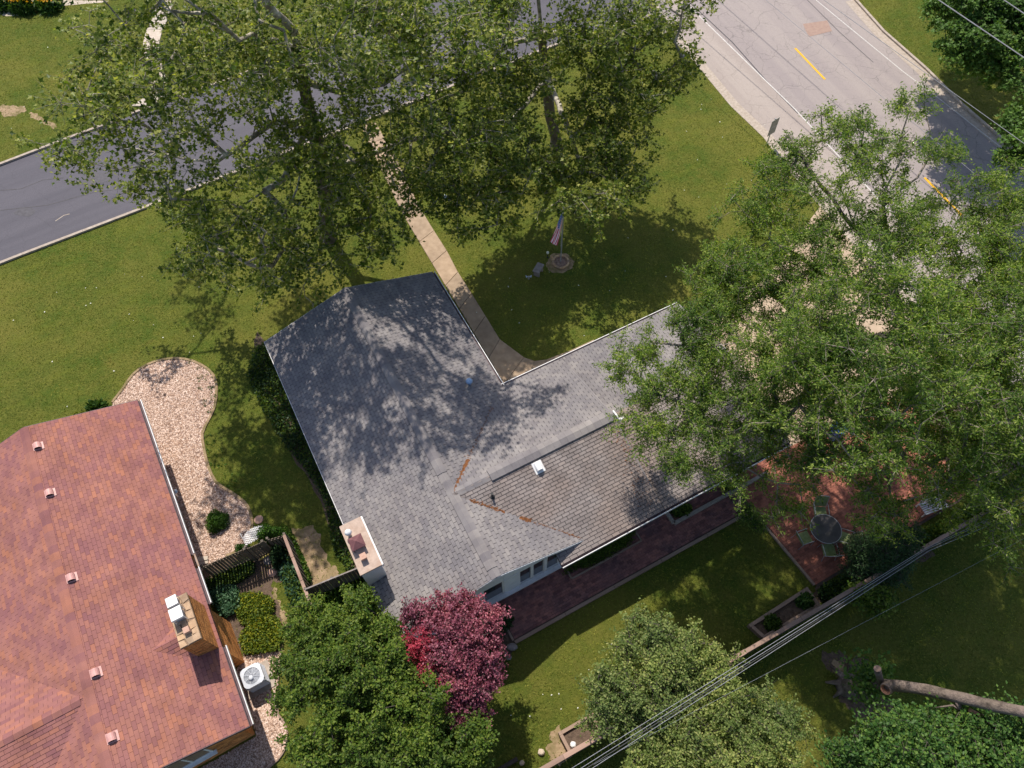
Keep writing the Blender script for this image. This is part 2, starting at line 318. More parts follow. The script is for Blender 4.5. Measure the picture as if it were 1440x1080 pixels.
# ------------------------------------------------------------------ foliage
def rand_dirs(n, up=.0):
    v = RNG.normal(size=(n, 3)); v[:, 2] += up; v /= np.linalg.norm(v, axis=1)[:, None]; return v
def leaf_mesh(name, pos, size, mats, parent, mi=None, shape='lobed', upbias=.9, base=None):
    """pos (n,3) leaf base points; real leaf blades with a fold, random orientation"""
    n = len(pos); nrm = rand_dirs(n, upbias); d = rand_dirs(n); d -= nrm * np.sum(d * nrm, 1)[:, None]; d /= np.linalg.norm(d, axis=1)[:, None]
    s = np.cross(d, nrm); sz = (size * RNG.uniform(.65, 1.3, n))[:, None]
    if shape == 'lobed':
        T = [(0, 0, 0), (-.55, .42, .1), (-.2, .52, .02), (0, 1.0, -.06), (.2, .52, .02), (.55, .42, .1)]
        F = [(0, 3, 2, 1), (0, 5, 4, 3)]
    elif shape == 'narrow':
        T = [(0, 0, 0), (-.17, .5, .05), (0, 1.0, -.05), (.17, .5, .05)]; F = [(0, 2, 1, 1), (0, 3, 2, 2)]
    else:
        T = [(0, 0, 0), (-.32, .5, .08), (0, 1.0, -.03), (.32, .5, .08)]; F = None
    k = len(T); V = np.zeros((n, k, 3))
    for j, (a, b, c) in enumerate(T): V[:, j] = pos + s * sz * a + d * sz * b + nrm * sz * c
    V = V.reshape(-1, 3); off = np.arange(n)[:, None] * k
    if shape == 'lobed': idx = np.concatenate([off + np.array(F[0]), off + np.array(F[1])], 1).reshape(-1, 4); per = 4
    else: idx = np.concatenate([off + np.array((0, 2, 1)), off + np.array((0, 3, 2))], 1).reshape(-1, 3); per = 3
    m2 = None if mi is None else np.repeat(mi, 2)
    o = np_mesh(name, V, per, idx, mats, parent, m2, base=base); o['kind'] = 'stuff'; return o

def grow_tree(name, label, cat, limbs, r0, lobes, ntarget, leaves, lsize, lmats, bark, twigbark, group=None, shape='lobed',
              twigs=6, twl=.8, tip=.012, seg=.55, shell=.45, upbias=1.7, trunk_pts=None, spread=.09, droop=-.1):
    """limbs: polylines (world) - first the trunk; lobes (centre, r, rz, matindex)"""
    base = Vector(limbs[0][0]); root = thing(name, base, label, cat, group)
    N = []; par = []; nlimb = []
    def addline(line, attach=None):
        last = attach
        for i, p in enumerate(line):
            p = np.array(p)
            if last is not None:
                q = N[last]; m = max(1, int(np.linalg.norm(p - q) / seg))
                for j in range(1, m + 1):
                    w = RNG.normal(size=3) * .03 * (j < m)
                    N.append(q + (p - q) * j / m + w); par.append(last); last = len(N) - 1
            else: N.append(p); par.append(-1); last = 0
        return last
    addline(limbs[0])
    for lb in limbs[1:]:
        A = np.array(N); j = int(np.argmin(np.linalg.norm(A - np.array(lb[0]), axis=1))); addline(lb[1:], j)
    # targets in the lobes
    vol = np.array([l[1] ** 2 * l[2] for l in lobes]) ** .75; vol /= vol.sum()
    T = []; TM = []
    for l, f in zip(lobes, vol):
        k = max(2, int(round(ntarget * f))); u = rand_dirs(k, .15); rr = RNG.uniform(0, 1, k) ** shell
        T.append(np.array(l[0]) + u * rr[:, None] * np.array([l[1], l[1], l[2]])); TM += [l[3] if len(l) > 3 else 0] * k
    T = np.concatenate(T); TM = np.array(TM); T[:, 2] = np.maximum(T[:, 2], .5)
    A = np.array(N); d0 = np.array([np.min(np.linalg.norm(A - t, axis=1)) for t in T]); order = np.argsort(d0)
    cap = len(N) + len(T) * 14; buf = np.zeros((cap, 3)); cnt = len(N); buf[:cnt] = A; tipnodes = []
    for ti in order:
        t = T[ti]; B = buf[:cnt]; dv = t - B; dist = np.linalg.norm(dv, axis=1); cost = dist - .35 * np.clip(dv[:, 2], -2, 2)
        j = int(np.argmin(cost)); L0 = dist[j]; m = min(13, max(1, int(L0 / seg))); last = j; q = buf[j].copy()
        side = RNG.normal(size=3) * .10 * L0; side[2] = abs(side[2]) * .8
        for i in range(1, m + 1):
            f = i / m; p = q + (t - q) * f + side * math.sin(pi * f) + RNG.normal(size=3) * .035 * (i < m)
            buf[cnt] = p; par.append(last); last = cnt; cnt += 1
        tipnodes.append((last, ti))
    N = buf[:cnt]; par = np.array(par)
    w = np.zeros(cnt)
    for a, _ in tipnodes: w[a] += 1
    for i in range(cnt - 1, 0, -1): w[par[i]] += w[i]
    w = np.maximum(w, 1); pw = math.log(r0 / tip) / math.log(max(w[0], 2)); rad = tip * w ** pw
    # wood
    mb = MB()
    base_i = 0
    for i in range(1, cnt):
        j = par[i]
        n = 10 if rad[i] > .12 else 6 if rad[i] > .04 else 4 if rad[i] > .02 else 3
        a, b = N[j], N[i]; d = b - a; ln = np.linalg.norm(d)
        if ln < 1e-5: continue
        d /= ln; x = np.cross(d, [0, 0, 1.]) if abs(d[2]) < .95 else np.cross(d, [1., 0, 0]); x /= np.linalg.norm(x); y = np.cross(d, x)
        ra = min(rad[j], rad[i] * 1.35) if w[j] > w[i] else rad[j]
        if j == 0: ra = rad[0] * 1.35
        ang = np.arange(n) * 2 * pi / n; ring = np.cos(ang)[:, None] * x + np.sin(ang)[:, None] * y
        vs = np.concatenate([a - d * min(.02, ra) + ring * ra, b + d * min(.02, rad[i]) + ring * rad[i]])
        mb.add(vs.tolist(), [(k, (k + 1) % n, n + (k + 1) % n, n + k) for k in range(n)], 0 if rad[i] > (.2 if 'sycamore' in name else .055) else 1)
    mb.build('trunk', [bark, twigbark], root, smooth=True)
    # twigs and leaves
    NT = len(tipnodes); per = max(1, int(leaves / (NT * twigs)))
    ends = np.array([N[a] for a, _ in tipnodes]); tm = TM[[t for _, t in tipnodes]]
    E0 = np.repeat(ends, twigs, 0); TMr = np.repeat(tm, twigs); dr = rand_dirs(len(E0), droop); dr[:, 2] *= .75
    ln = RNG.uniform(.45, 1.25, len(E0)) * twl; E1 = E0 + dr * ln[:, None]
    # twig wood: thin three-sided prisms
    x = np.cross(dr, [0.1, 0.2, 1.]); x /= np.linalg.norm(x, axis=1)[:, None]; y = np.cross(dr, x); tw = np.zeros((len(E0), 6, 3))
    for k in range(3):
        o_ = np.cos(2.094 * k) * x + np.sin(2.094 * k) * y; tw[:, k] = E0 + o_ * .011; tw[:, 3 + k] = E1 + o_ * .004
    off = np.arange(len(E0))[:, None] * 6; idx = np.concatenate([off + np.array(f) for f in ((0, 1, 4, 3), (1, 2, 5, 4), (2, 0, 3, 5))], 1).reshape(-1, 4)
    o = np_mesh('twigs', tw.reshape(-1, 3), 4, idx, [twigbark], root); o['kind'] = 'stuff'
    tt = RNG.uniform(.12, 1.05, (len(E0), per)) ** .8
    pos = E0[:, None] + (E1 - E0)[:, None] * tt[:, :, None] + RNG.normal(size=(len(E0), per, 3)) * spread
    pos = pos.reshape(-1, 3); mi = np.repeat(TMr, per); keep = pos[:, 2] > .05
    leaf_mesh('crown', pos[keep], lsize, lmats, root, mi[keep], shape, upbias)
    return root
def Lb(px, py, z, r, rz=None, mi=0):
    return (tuple(P(px, py, z)), r, rz if rz else r * .75, mi)

def taller(lobes, f):
    out = []
    for l in lobes:
        x, y, z = l[0]; z2 = z * f; k = (HC - z2) / (HC - z); out.append(((x * k, y * k, z2), l[1] * k, l[2] * k) + tuple(l[3:]))
    return out
def taller_limbs(L_, f):
    return [[Vector((q[0] * (HC - q[2] * f) / (HC - q[2]), q[1] * (HC - q[2] * f) / (HC - q[2]), q[2] * f)) for q in ln] for ln in L_]
def bush(name, label, cat, c, rx, ry, h, n, ls, lmat, group=None, shape='plain', lumps=7, upbias=.6, stems=True, rz=0):
    root = thing(name, (c[0], c[1], 0), label, cat, group)
    u = rand_dirs(n, .25); u[:, 2] = np.abs(u[:, 2]); rr = RNG.uniform(.55, 1, n)
    ph = RNG.uniform(0, 6, 3); az = np.arctan2(u[:, 1], u[:, 0]); lump = 1 + .10 * np.sin(az * 3 + ph[0]) + .08 * np.sin(az * 5 + ph[1] + u[:, 2] * 4) + .05 * np.sin(az * 9 + u[:, 2] * 9)
    p = u * (rr * lump)[:, None] * np.array([rx, ry, h]); cz, sz = cos(rz), sin(rz)
    p = np.stack([p[:, 0] * cz - p[:, 1] * sz, p[:, 0] * sz + p[:, 1] * cz, p[:, 2]], 1)
    pos = p + np.array([c[0], c[1], 0]); pos[:, 2] = np.maximum(pos[:, 2], .02)
    leaf_mesh('foliage', pos, ls, [lmat], root, None, shape, upbias)
    if stems:
        mb = MB()
        for k in range(9):
            a = RNG.uniform(0, 2 * pi); q = (c[0] + rx * .6 * cos(a), c[1] + ry * .6 * sin(a), h * .65)
            mb.tube([(c[0], c[1], 0), (c[0] + (q[0] - c[0]) * .4, c[1] + (q[1] - c[1]) * .4, h * .4), q], [.02, .014, .006], 4)
        mb.build('stem', M['locust_bark'], root)
    return root
def inside(poly, pts):
    x, y = pts[:, 0], pts[:, 1]; r = np.zeros(len(pts), bool); n = len(poly)
    for i in range(n):
        x0, y0, x1, y1 = poly[i][0], poly[i][1], poly[(i + 1) % n][0], poly[(i + 1) % n][1]
        c = ((y0 > y) != (y1 > y)) & (x < (x1 - x0) * (y - y0) / (y1 - y0 + 1e-12) + x0); r ^= c
    return r
def scatter(poly, n):
    a = np.array([(p[0], p[1]) for p in poly]); lo, hi = a.min(0), a.max(0); out = []
    k = 0
    while k < n:
        q = RNG.uniform(lo, hi, (n * 2, 2)); q = q[inside(a, q)]; out.append(q); k += len(q)
        if len(q) == 0: break
    return np.concatenate(out)[:n]
def cover(name, label, cat, poly, n, h, ls, lmats, shape='plain', upbias=.8, clump=0.0):
    q = scatter(poly, n); z = RNG.uniform(0.01, h, n)
    if clump:
        z *= (.55 + .45 * np.sin(q[:, 0] * 3.1 + 1) * np.sin(q[:, 1] * 2.7))**2 + .3
    pos = np.column_stack([q, z]); b = (float(q[:, 0].mean()), float(q[:, 1].mean()), 0)
    o = leaf_mesh(name, pos, ls, lmats, None, RNG.integers(0, len(lmats), n), shape, upbias, base=b)
    return tag(o, label, cat, kind='stuff')
def sheet(name, poly, z, m, kind='structure', rough=0.0, sub=1):
    """flat sheet; rough>0 gives an uneven edge"""
    pts = []
    n = len(poly)
    for i in range(n):
        a, b = Vector(poly[i][:2] if not isinstance(poly[i], Vector) else poly[i].xy), Vector(poly[(i + 1) % n][:2] if not isinstance(poly[(i + 1) % n], Vector) else poly[(i + 1) % n].xy)
        k = sub if rough else 1
        for j in range(k):
            p = a.lerp(b, j / k)
            if rough:
                w_ = i * .9; nd = Vector((-(b - a).y, (b - a).x)).normalized(); p = p + nd * rough * 1.3 * (sin(w_ * .37 + 1) + .8 * sin(w_ * .91) + .5 * sin(w_ * 2.3 + 2) + random.uniform(-.4, .4))
            pts.append((p.x, p.y, z))
    o = MB().add(pts, [tuple(range(len(pts)))]).build(name, m)
    if o.data.polygons[0].normal.z < 0: o.data.flip_normals()
    o['kind'] = kind; return o
def smooth_poly(pts, k=4, closed=True):
    n = len(pts); out = []
    for i in range(n if closed else n - 1):
        p0, p1, p2, p3 = [Vector(pts[(i + j) % n] if closed else pts[min(max(i + j, 0), n - 1)]) for j in (-1, 0, 1, 2)]
        for j in range(k):
            t = j / k; out.append(.5 * ((2 * p1) + (p2 - p0) * t + (2 * p0 - 5 * p1 + 4 * p2 - p3) * t * t + (3 * p1 - p0 - 3 * p2 + p3) * t ** 3))
    if not closed: out.append(Vector(pts[-1]))
    return out
# ================================================================== THE GROUND, STREETS AND PATHS
g = MB().add([(-220, -160, 0), (220, -160, 0), (220, 260, 0), (-220, 260, 0)], [(0, 1, 2, 3)]).build('ground', M['grass']); g['kind'] = 'structure'
def ext(a, b, k): return b + (b - a).normalized() * k
lk0, lk1 = P(33, 360), P(807, 55); lkdir = (lk1 - lk0).normalized()
uk0, uk1 = P(0, 231), P(333, 107); ukdir = (uk1 - uk0).normalized()
LK = [lk0 - lkdir * 90, lk0, P(200, 296), P(411, 213), lk1, P(850, 38)]
UK = [uk0 - ukdir * 90, uk0, P(165, 170), uk1, uk1 + ukdir * 34]
RL = [P(870, -60) + Vector((-8, 28, 0)), P(912, 8), P(970, 80), P(1027, 149), P(1073, 193), P(1103, 233)]
rd = (RL[-1] - RL[2]).normalized(); RL += [RL[-1] + rd * 14, RL[-1] + rd * 80]
RR = [P(1200, 0) + (P(1200, 0) - P(1240, 45)).normalized() * 70, P(1200, 0), P(1240, 45), P(1300, 98), P(1350, 148), P(1440, 226)]
RR += [RR[-1] + (RR[-1] - RR[-2]).normalized() * 70]
sheet('side_street', LK + [P(930, 20), P(930, 20) + Vector((10, 30, 0))] + UK[::-1], .006, M['street'])
road = sheet('main_road', RL + RR[::-1], .010, M['road'])
sheet('street_corner', [P(850, 38), P(905, 34), P(940, 50), P(970, 80), P(940, 0), P(900, 5)], .014, M['road'])
def offset_line(line, w):
    out = []
    for i, p in enumerate(line):
        d = (line[min(i + 1, len(line) - 1)] - line[max(i - 1, 0)]).normalized(); out.append(p + Vector((-d.y, d.x, 0)) * w)
    return out
def strip(name, line, w0, w1, z, m, parent=None):
    a, b = offset_line(line, w0), offset_line(line, w1); mb = MB()
    for i in range(len(line) - 1):
        vs = [(q.x, q.y, z) for q in (a[i], a[i + 1], b[i + 1], b[i])]; mb.add(vs, [(0, 1, 2, 3)])
    o = mb.build(name, m, parent)
    if sum(p.normal.z for p in o.data.polygons) < 0: o.data.flip_normals()
    if not parent: o['kind'] = 'structure'
    return o
def kerb(line, w, h, m, z=0.0, seglen=3.0):
    """kerb stones laid one after another; each stone is a piece"""
    root = MB().add([(p.x, p.y, .003) for p in (line[0], line[0] + Vector((.02, 0, 0)), line[0] + Vector((0, .02, 0)))], [(0, 1, 2)]).build('kerb', m); root['kind'] = 'structure'
    a, b = offset_line(line, 0), offset_line(line, w)
    for i in range(len(line) - 1):
        ln = (line[i + 1] - line[i]).length; k = max(1, round(ln / seglen))
        if k > 40: k = 40
        for j in range(k):
            t0, t1 = j / k + .006 / ln, (j + 1) / k - .006 / ln
            q = [a[i].lerp(a[i + 1], t0), a[i].lerp(a[i + 1], t1), b[i].lerp(b[i + 1], t1), b[i].lerp(b[i + 1], t0)]
            MB().prism([(v.x, v.y) for v in q], 0, h + random.uniform(-.006, .006)).build('kerb_stone', m, root)
kerb(LK[1:5], .16, .11, M['gutter_pan'])
kerb([LK[0], LK[1]], .16, .11, M['gutter_pan'])
kerb(UK[0:2], -.16, .11, M['gutter_pan']); kerb([UK[1], P(110, 189), P(160, 171)], -.16, .11, M['gutter_pan']); kerb([P(185, 160), P(333, 107), uk1 + ukdir * 12], -.16, .11, M['gutter_pan'])
strip('gutter_pan', RL[1:], 0, .55, .016, M['gutter_pan'], road); strip('gutter_pan', RR[1:], -.6, 0, .016, M['gutter_pan'], road)
kerb(RR[1:-1], .16, .12, M['gutter_pan'])
sheet('road_shoulder', [RL[0], RL[1], RL[2], RL[3], RL[4], RL[5], RL[6], RL[6] + Vector((3.2, 1, 0)), P(1150, 190) , P(1117, 153), P(960, 0), P(960, 0) + Vector((-5, 11.5, 0))], .0135, M['shoulder'])
strip('edge_line', [P(960, 0) + Vector((-5, 11.5, 0)), P(960, 0), P(1117, 153), P(1117, 153) + rd * 60], -.035, .035, .017, M['whiteline'], road)
strip('tar_seam', [P(966, 0), P(1030, 60), P(1083, 120), P(1122, 160)], -.035, .035, .0165, M['tar'], road)
strip('edge_line', [P(1147, 0), P(1270, 101), P(1323, 141), P(1407, 207), P(1407, 207) + Vector((2, -5, 0)) * 6], -.03, .03, .017, M['whiteline'], road)
strip('tar_seam', [P(1135, 0), P(1180, 45), P(1228, 88)], -.02, .02, .0165, M['tar'], road)
for a, b in (((1118, 68), (1160, 112)), ((1300, 250), (1352, 303)), ((1468, 432), (1522, 498))):
    strip('yellow_dash', [P(*a), P(*b)], -.07, .07, .019, M['yellow'], road)
st_ = bpy.data.objects['side_street']
for y0, y1, x0, x1 in ((296, 262, 0, 200), (268, 250, 0, 90)):
    pl_ = [P(x0, y0), P((x0 * 2 + x1) / 3, y0 + (y1 - y0) * .3 + 3), P((x0 + 2 * x1) / 3, y0 + (y1 - y0) * .7 - 2), P(x1, y1)]; strip('tar_seam', pl_, -.02, .02, .012, M['tar'], st_)
strip('scratch', [P(78, 311), P(90, 303), P(98, 301)], -.025, .025, .012, M['gutter_pan'], st_)
sheet('street_stain', smooth_poly(PP([(120, 250), (140, 243), (158, 246), (150, 256), (128, 260)]), 4), .0095, M['street_dark'], rough=.03)
sheet('street_stain', smooth_poly(PP([(20, 300), (36, 292), (50, 296), (40, 306)]), 4), .0095, M['street_dark'], rough=.03)
pd = (P(1118, 68) - P(1160, 112)).normalized(); q0 = P(1118, 68) + pd * 9.1
strip('yellow_dash', [q0, q0 + pd * 3.05], -.07, .07, .019, M['yellow'], road)
sheet('road_patch', PP([(1129, 34), (1163, 29), (1170, 44), (1137, 52)]), .018, M['patch'])
sheet('driveway', [G(8.3, .6), G(11, .3), G(15.5, -.8), G(21.5, -3.5), G(21.5, 8.3), G(12, 7.5), G(8.3, 7.2)], .013, M['drive'])
def slabs(name, Lp, Rp, h, m, n=None):
    root = MB().prism([(p.x, p.y) for p in Lp] + [(p.x, p.y) for p in Rp[::-1]], .001, .012).build(name, M['sand']); root['kind'] = 'structure'
    for i in range(len(Lp) - 1):
        a, b, c, d = Lp[i], Lp[i + 1], Rp[i + 1], Rp[i]; ctr = (a + b + c + d) / 4
        q = [v + (ctr - v).normalized() * .018 for v in (a, b, c, d)]
        MB().prism([(v.x, v.y) for v in q], .006, h + random.uniform(-.004, .004), tone=random.random()).build('slab', m, root)
def resample(pts, n):
    d = [0]
    for i in range(1, len(pts)): d.append(d[-1] + (pts[i] - pts[i - 1]).length)
    out = []
    for k in range(n + 1):
        t = d[-1] * k / n; i = max(j for j in range(len(d)) if d[j] <= t + 1e-9); i = min(i, len(pts) - 2)
        out.append(pts[i].lerp(pts[i + 1], (t - d[i]) / max(1e-6, d[i + 1] - d[i])))
    return out
wl_ = smooth_poly(PP([(508, 178), (530, 225), (563, 295), (600, 358), (619, 390), (640, 424), (665, 466), (686, 502), (709, 541)]), 3, False)
wr_ = smooth_poly(PP([(528, 172), (556, 222), (594, 298), (628, 352), (650, 394), (673, 427), (697, 470), (719, 493), (737, 503)]), 3, False)
slabs('front_walk', resample(wl_, 12), resample(wr_, 12), .05, M['slab'])
slabs('porch_walk', [P(709, 541), G(.45, .1), G(1.9, .1), G(3.4, .1), G(4.9, .1)], [P(737, 503), P(752, 508) , P(768, 506), P(800, 494), P(835, 478)], .052, M['slab'])
slabs('neighbour_walk', resample(smooth_poly(PP([(222, -8), (218, 20), (203, 50), (203, 80), (213, 110), (212, 132), (184, 150)]), 3, False), 9),
      resample(smooth_poly(PP([(246, -8), (240, 20), (226, 50), (225, 80), (232, 105), (238, 128), (222, 150)]), 3, False), 9), .05, M['palewalk'])
# bare ground and soil
def S_(name, px, m, r=.05, z=.004): return sheet(name, smooth_poly(PP(px), 9), z, m, rough=r)
S_('bare_ground', [(395, 748), (412, 742), (438, 742), (452, 760), (462, 790), (478, 812), (470, 822), (440, 822), (425, 812), (412, 790), (404, 765)], M['straw'])
S_('bare_ground', [(450, 640), (462, 660), (480, 700), (488, 735), (478, 745), (466, 710), (452, 676), (440, 650)], M['straw'], z=.0045)
S_('bare_ground', [(384, 828), (394, 846), (402, 866), (402, 900), (397, 918), (388, 905), (388, 870), (380, 845)], M['straw'])
S_('bare_ground', [(150, 1), (0, 1), (0, 20), (25, 22), (50, 12), (90, 8)], M['palewalk'], r=.02)
S_('bare_ground', [(0, 150), (18, 148), (33, 150), (34, 158), (15, 164), (0, 158)], M['straw'])
S_('bare_ground', [(43, 160), (52, 160), (78, 176), (72, 180), (50, 168)], M['straw'])
S_('bare_ground', [(775, 1040), (786, 1020), (800, 1062), (780, 1075), (772, 1062)], M['straw'])
S_('bare_ground', [(1160, 930), (1180, 915), (1215, 930), (1235, 960), (1260, 1000), (1240, 1030), (1215, 1010), (1185, 985)], M['soil'], r=.1)
S_('bare_ground', [(1172, 935), (1186, 930), (1192, 952), (1176, 958)], M['straw'], z=.009)
S_('bare_ground', [(774, 360), (796, 356), (806, 368), (801, 380), (786, 384), (768, 376)], M['straw'], r=.03)
S_('garden_bed_soil', [(286, 800), (345, 775), (392, 758), (408, 790), (402, 812), (384, 820), (388, 845), (396, 880), (390, 915), (345, 925), (322, 880)], M['soil'], z=.0075)
S_('hedge_bed_soil', [(362, 500), (376, 486), (520, 830), (506, 835), (442, 690), (385, 585)], M['soil'], z=.0065)
S_('shrub_bed_soil', [(660, 850), (708, 855), (722, 905), (712, 930), (700, 960), (660, 990), (600, 960)], M['soil'])
S_('patio_border_soil', [(1148, 828), (1190, 812), (1290, 772), (1300, 790), (1150, 850)], M['soil'])
# gravel beds
gb1 = smooth_poly(PP([(158, 566), (173, 547), (187, 527), (207, 513), (233, 505), (260, 505), (283, 513), (300, 527), (305, 547), (302, 573), (293, 592), (285, 610), (287, 630), (293, 655), (304, 678), (323, 691), (343, 705), (352, 720), (355, 742), (345, 768), (318, 782)]), 4, False) + [P(286, 797), G2(-.55, 7.3), G2(-.55, .3), G2(-2.2, .25)]
gb2 = smooth_poly(PP([(342, 925), (360, 920), (393, 917), (393, 940), (391, 965), (390, 1000), (399, 1014), (405, 1030), (404, 1047), (395, 1064), (385, 1074), (366, 1090), (340, 1110)]), 3, False) + [G2(-3.6, 15.4), G2(-3.6, 14.1), G2(-.55, 14.1), G2(-.55, 11.6)]
def pebbles(name, poly, n, label, size=(.018, .042), sheetz=.006):
    sheet(name + '_bed', poly, sheetz, M['gravel_base'])
    q = scatter(poly, n); k = len(q); r = RNG.uniform(size[0], size[1], k)
    T = np.array([(1, 0, 0), (.2, .9, .1), (-.95, .1, 0), (-.1, -1, 0), (.1, .05, .75)]); a = RNG.uniform(0, 2 * pi, k); sx = RNG.uniform(.7, 1.4, k)
    V = np.zeros((k, 5, 3))
    for j in range(5):
        x, y = T[j, 0] * sx, T[j, 1] / sx; V[:, j, 0] = q[:, 0] + r * (x * np.cos(a) - y * np.sin(a)); V[:, j, 1] = q[:, 1] + r * (x * np.sin(a) + y * np.cos(a)); V[:, j, 2] = .006 + r * (T[j, 2] + .1)
    idx = (np.arange(k)[:, None] * 5 + np.array([0, 1, 4, 1, 2, 4, 2, 3, 4, 3, 0, 4])).reshape(-1, 3)
    b = (float(q[:, 0].mean()), float(q[:, 1].mean()), 0)
    o = np_mesh(name, V.reshape(-1, 3), 3, idx, [M['pebble']], None, tone=np.repeat(RNG.random(k), 5), base=b)
    tag(o, label, 'gravel', kind='stuff')
pebbles('gravel', gb1, 24000, 'pinkish tan gravel filling the curved bed beside the red roofed house')
pebbles('gravel', gb2, 12000, 'pinkish tan gravel strip around the air conditioner below the brick chimney')
def edging(line, name, label, m, w=.07, h=.07):
    r = thing(name, line[0], label, 'edging')
    for i in range(0, len(line) - 1, 2):
        a, b = line[i], line[min(i + 2, len(line) - 1)]
        if (b - a).length < .05: continue
        MB().bar(a + Vector((0, 0, h / 2)), b + Vector((0, 0, h / 2)) - (b - a).normalized() * .01, w, h, tone=random.random()).build('edging_stone', m, r)
edging(gb1[:81], 'gravel_edging', 'low tan edging along the lawn side of the large curved gravel bed', M['straw'], .11, .05)
edging(gb2[6:37], 'gravel_edging', 'rusty brown edging between the air conditioner gravel and the lawn', M['timber'], .06, .08)

# ------------------------------------------------------------------ tiled fields (shingles, bricks)
def clip(poly, region):
    out = poly; n = len(region)
    for i in range(n):
        a, b = region[i], region[(i + 1) % n]; inp = out; out = []
        if not inp: return []
        f = lambda p: (b[0] - a[0]) * (p[1] - a[1]) - (b[1] - a[1]) * (p[0] - a[0])
        for j in range(len(inp)):
            p, q = inp[j], inp[(j + 1) % len(inp)]; fp, fq = f(p), f(q)
            if fp >= 0: out.append(p)
            if fp * fq < 0: t = fp / (fp - fq); out.append((p[0] + (q[0] - p[0]) * t, p[1] + (q[1] - p[1]) * t))
    return out
class Field:
    def __init__(s, parent, piece_name, stuff_name, m, w, e, gap, h0, h1, nind, ntone=10):
        s.__dict__.update(locals()); s.full = []; s.mb = MB(); s.mats = m
    def region(s, pts3, o, u, v, off=.5, holes=()):
        o = Vector(o); u = Vector(u).normalized(); v = Vector(v).normalized(); n = u.cross(v)
        R = [((Vector(p) - o).dot(u), (Vector(p) - o).dot(v)) for p in pts3]
        ar = sum(R[i][0] * R[(i + 1) % len(R)][1] - R[(i + 1) % len(R)][0] * R[i][1] for i in range(len(R)))
        if ar < 0: R = R[::-1]
        a0, a1 = min(p[0] for p in R), max(p[0] for p in R); b0, b1 = min(p[1] for p in R), max(p[1] for p in R)
        w, e, gp = s.w, s.e, s.gap
        for r in range(int(math.floor(b0 / e)) , int(math.ceil(b1 / e))):
            jit = (r % 2) * off * w + random.uniform(-.01, .01) * w
            for c in range(int(math.floor((a0 - jit) / w)) - 1, int(math.ceil((a1 - jit) / w)) + 1):
                x0, x1, y0, y1 = jit + c * w + gp / 2, jit + (c + 1) * w - gp / 2, r * e, (r + 1) * e - (gp if s.h0 == s.h1 else gp * .6)
                cx, cy = (x0 + x1) / 2, (y0 + y1) / 2
                if any(h[0] < cx < h[1] and h[2] < cy < h[3] for h in holes): continue
                q = [(x0, y0), (x1, y0), (x1, y1), (x0, y1)]; k = clip(q, R)
                if len(k) < 3: continue
                ak = abs(sum(k[i][0] * k[(i + 1) % len(k)][1] - k[(i + 1) % len(k)][0] * k[i][1] for i in range(len(k)))) / 2
                if ak < .02 * w * e: continue
                full = ak > .98 * (x1 - x0) * (y1 - y0); ctr = o + u * cx + v * cy
                lift = random.uniform(0, .002)
                if full: s.full.append(((ctr - Vector((0, 0, HC))).length, ctr - u * 0 - v * ((y1 - y0) / 2), u, v, n, x1 - x0, y1 - y0, lift))
                else: s.emit(o, u, v, n, k, y0, y1, lift)
    def emit(s, o, u, v, n, k, y0, y1, lift, tone=None):
        m = len(k); H = lambda y: lift + s.h0 + (s.h1 - s.h0) * (y - y0) / (y1 - y0)
        vs = [o + u * p[0] + v * p[1] + n * H(p[1]) for p in k] + [o + u * p[0] + v * p[1] - n * .004 for p in k]
        s.mb.add(vs, [tuple(range(m))] + [(m + i, m + (i + 1) % m, (i + 1) % m, i) for i in range(m)], 0, random.random() if tone is None else tone)
    def finish(s):
        s.full.sort(key=lambda q: q[0]); ind, rest = s.full[:s.nind], s.full[s.nind:]; var = []
        if ind:
            W_, E_ = ind[0][5], ind[0][6]
            for i in range(s.ntone):
                x, y = W_ / 2, E_; mb = MB()
                mb.add([(-x, 0, s.h0), (x, 0, s.h0), (x, y, s.h1), (-x, y, s.h1), (-x, 0, -.004), (x, 0, -.004), (x, y, -.004), (-x, y, -.004)],
                       [(0, 1, 2, 3), (4, 5, 1, 0), (5, 6, 2, 1), (6, 7, 3, 2), (7, 4, 0, 3)], 0, (i + .5) / s.ntone)
                me = bpy.data.meshes.new(s.piece_name); me.from_pydata(mb.v, [], mb.f); me.materials.append(s.mats)
                at = me.attributes.new('tone', 'FLOAT', 'POINT'); at.data.foreach_set('value', mb.t); me.update(); var.append(me)
            for _, c, u, v, n, w, e, l in ind:
                Mx = Matrix((u, v, n)).transposed().to_4x4(); Mx.translation = c + n * l
                piece(s.piece_name, random.choice(var), s.parent, Mx)
        for _, c, u, v, n, w, e, l in rest:
            s.emit(c, u, v, n, [(-w / 2, 0), (w / 2, 0), (w / 2, e), (-w / 2, e)], 0, e, l)
        if s.mb.v:
            o = s.mb.build(s.stuff_name, s.mats, s.parent); o['kind'] = 'stuff'

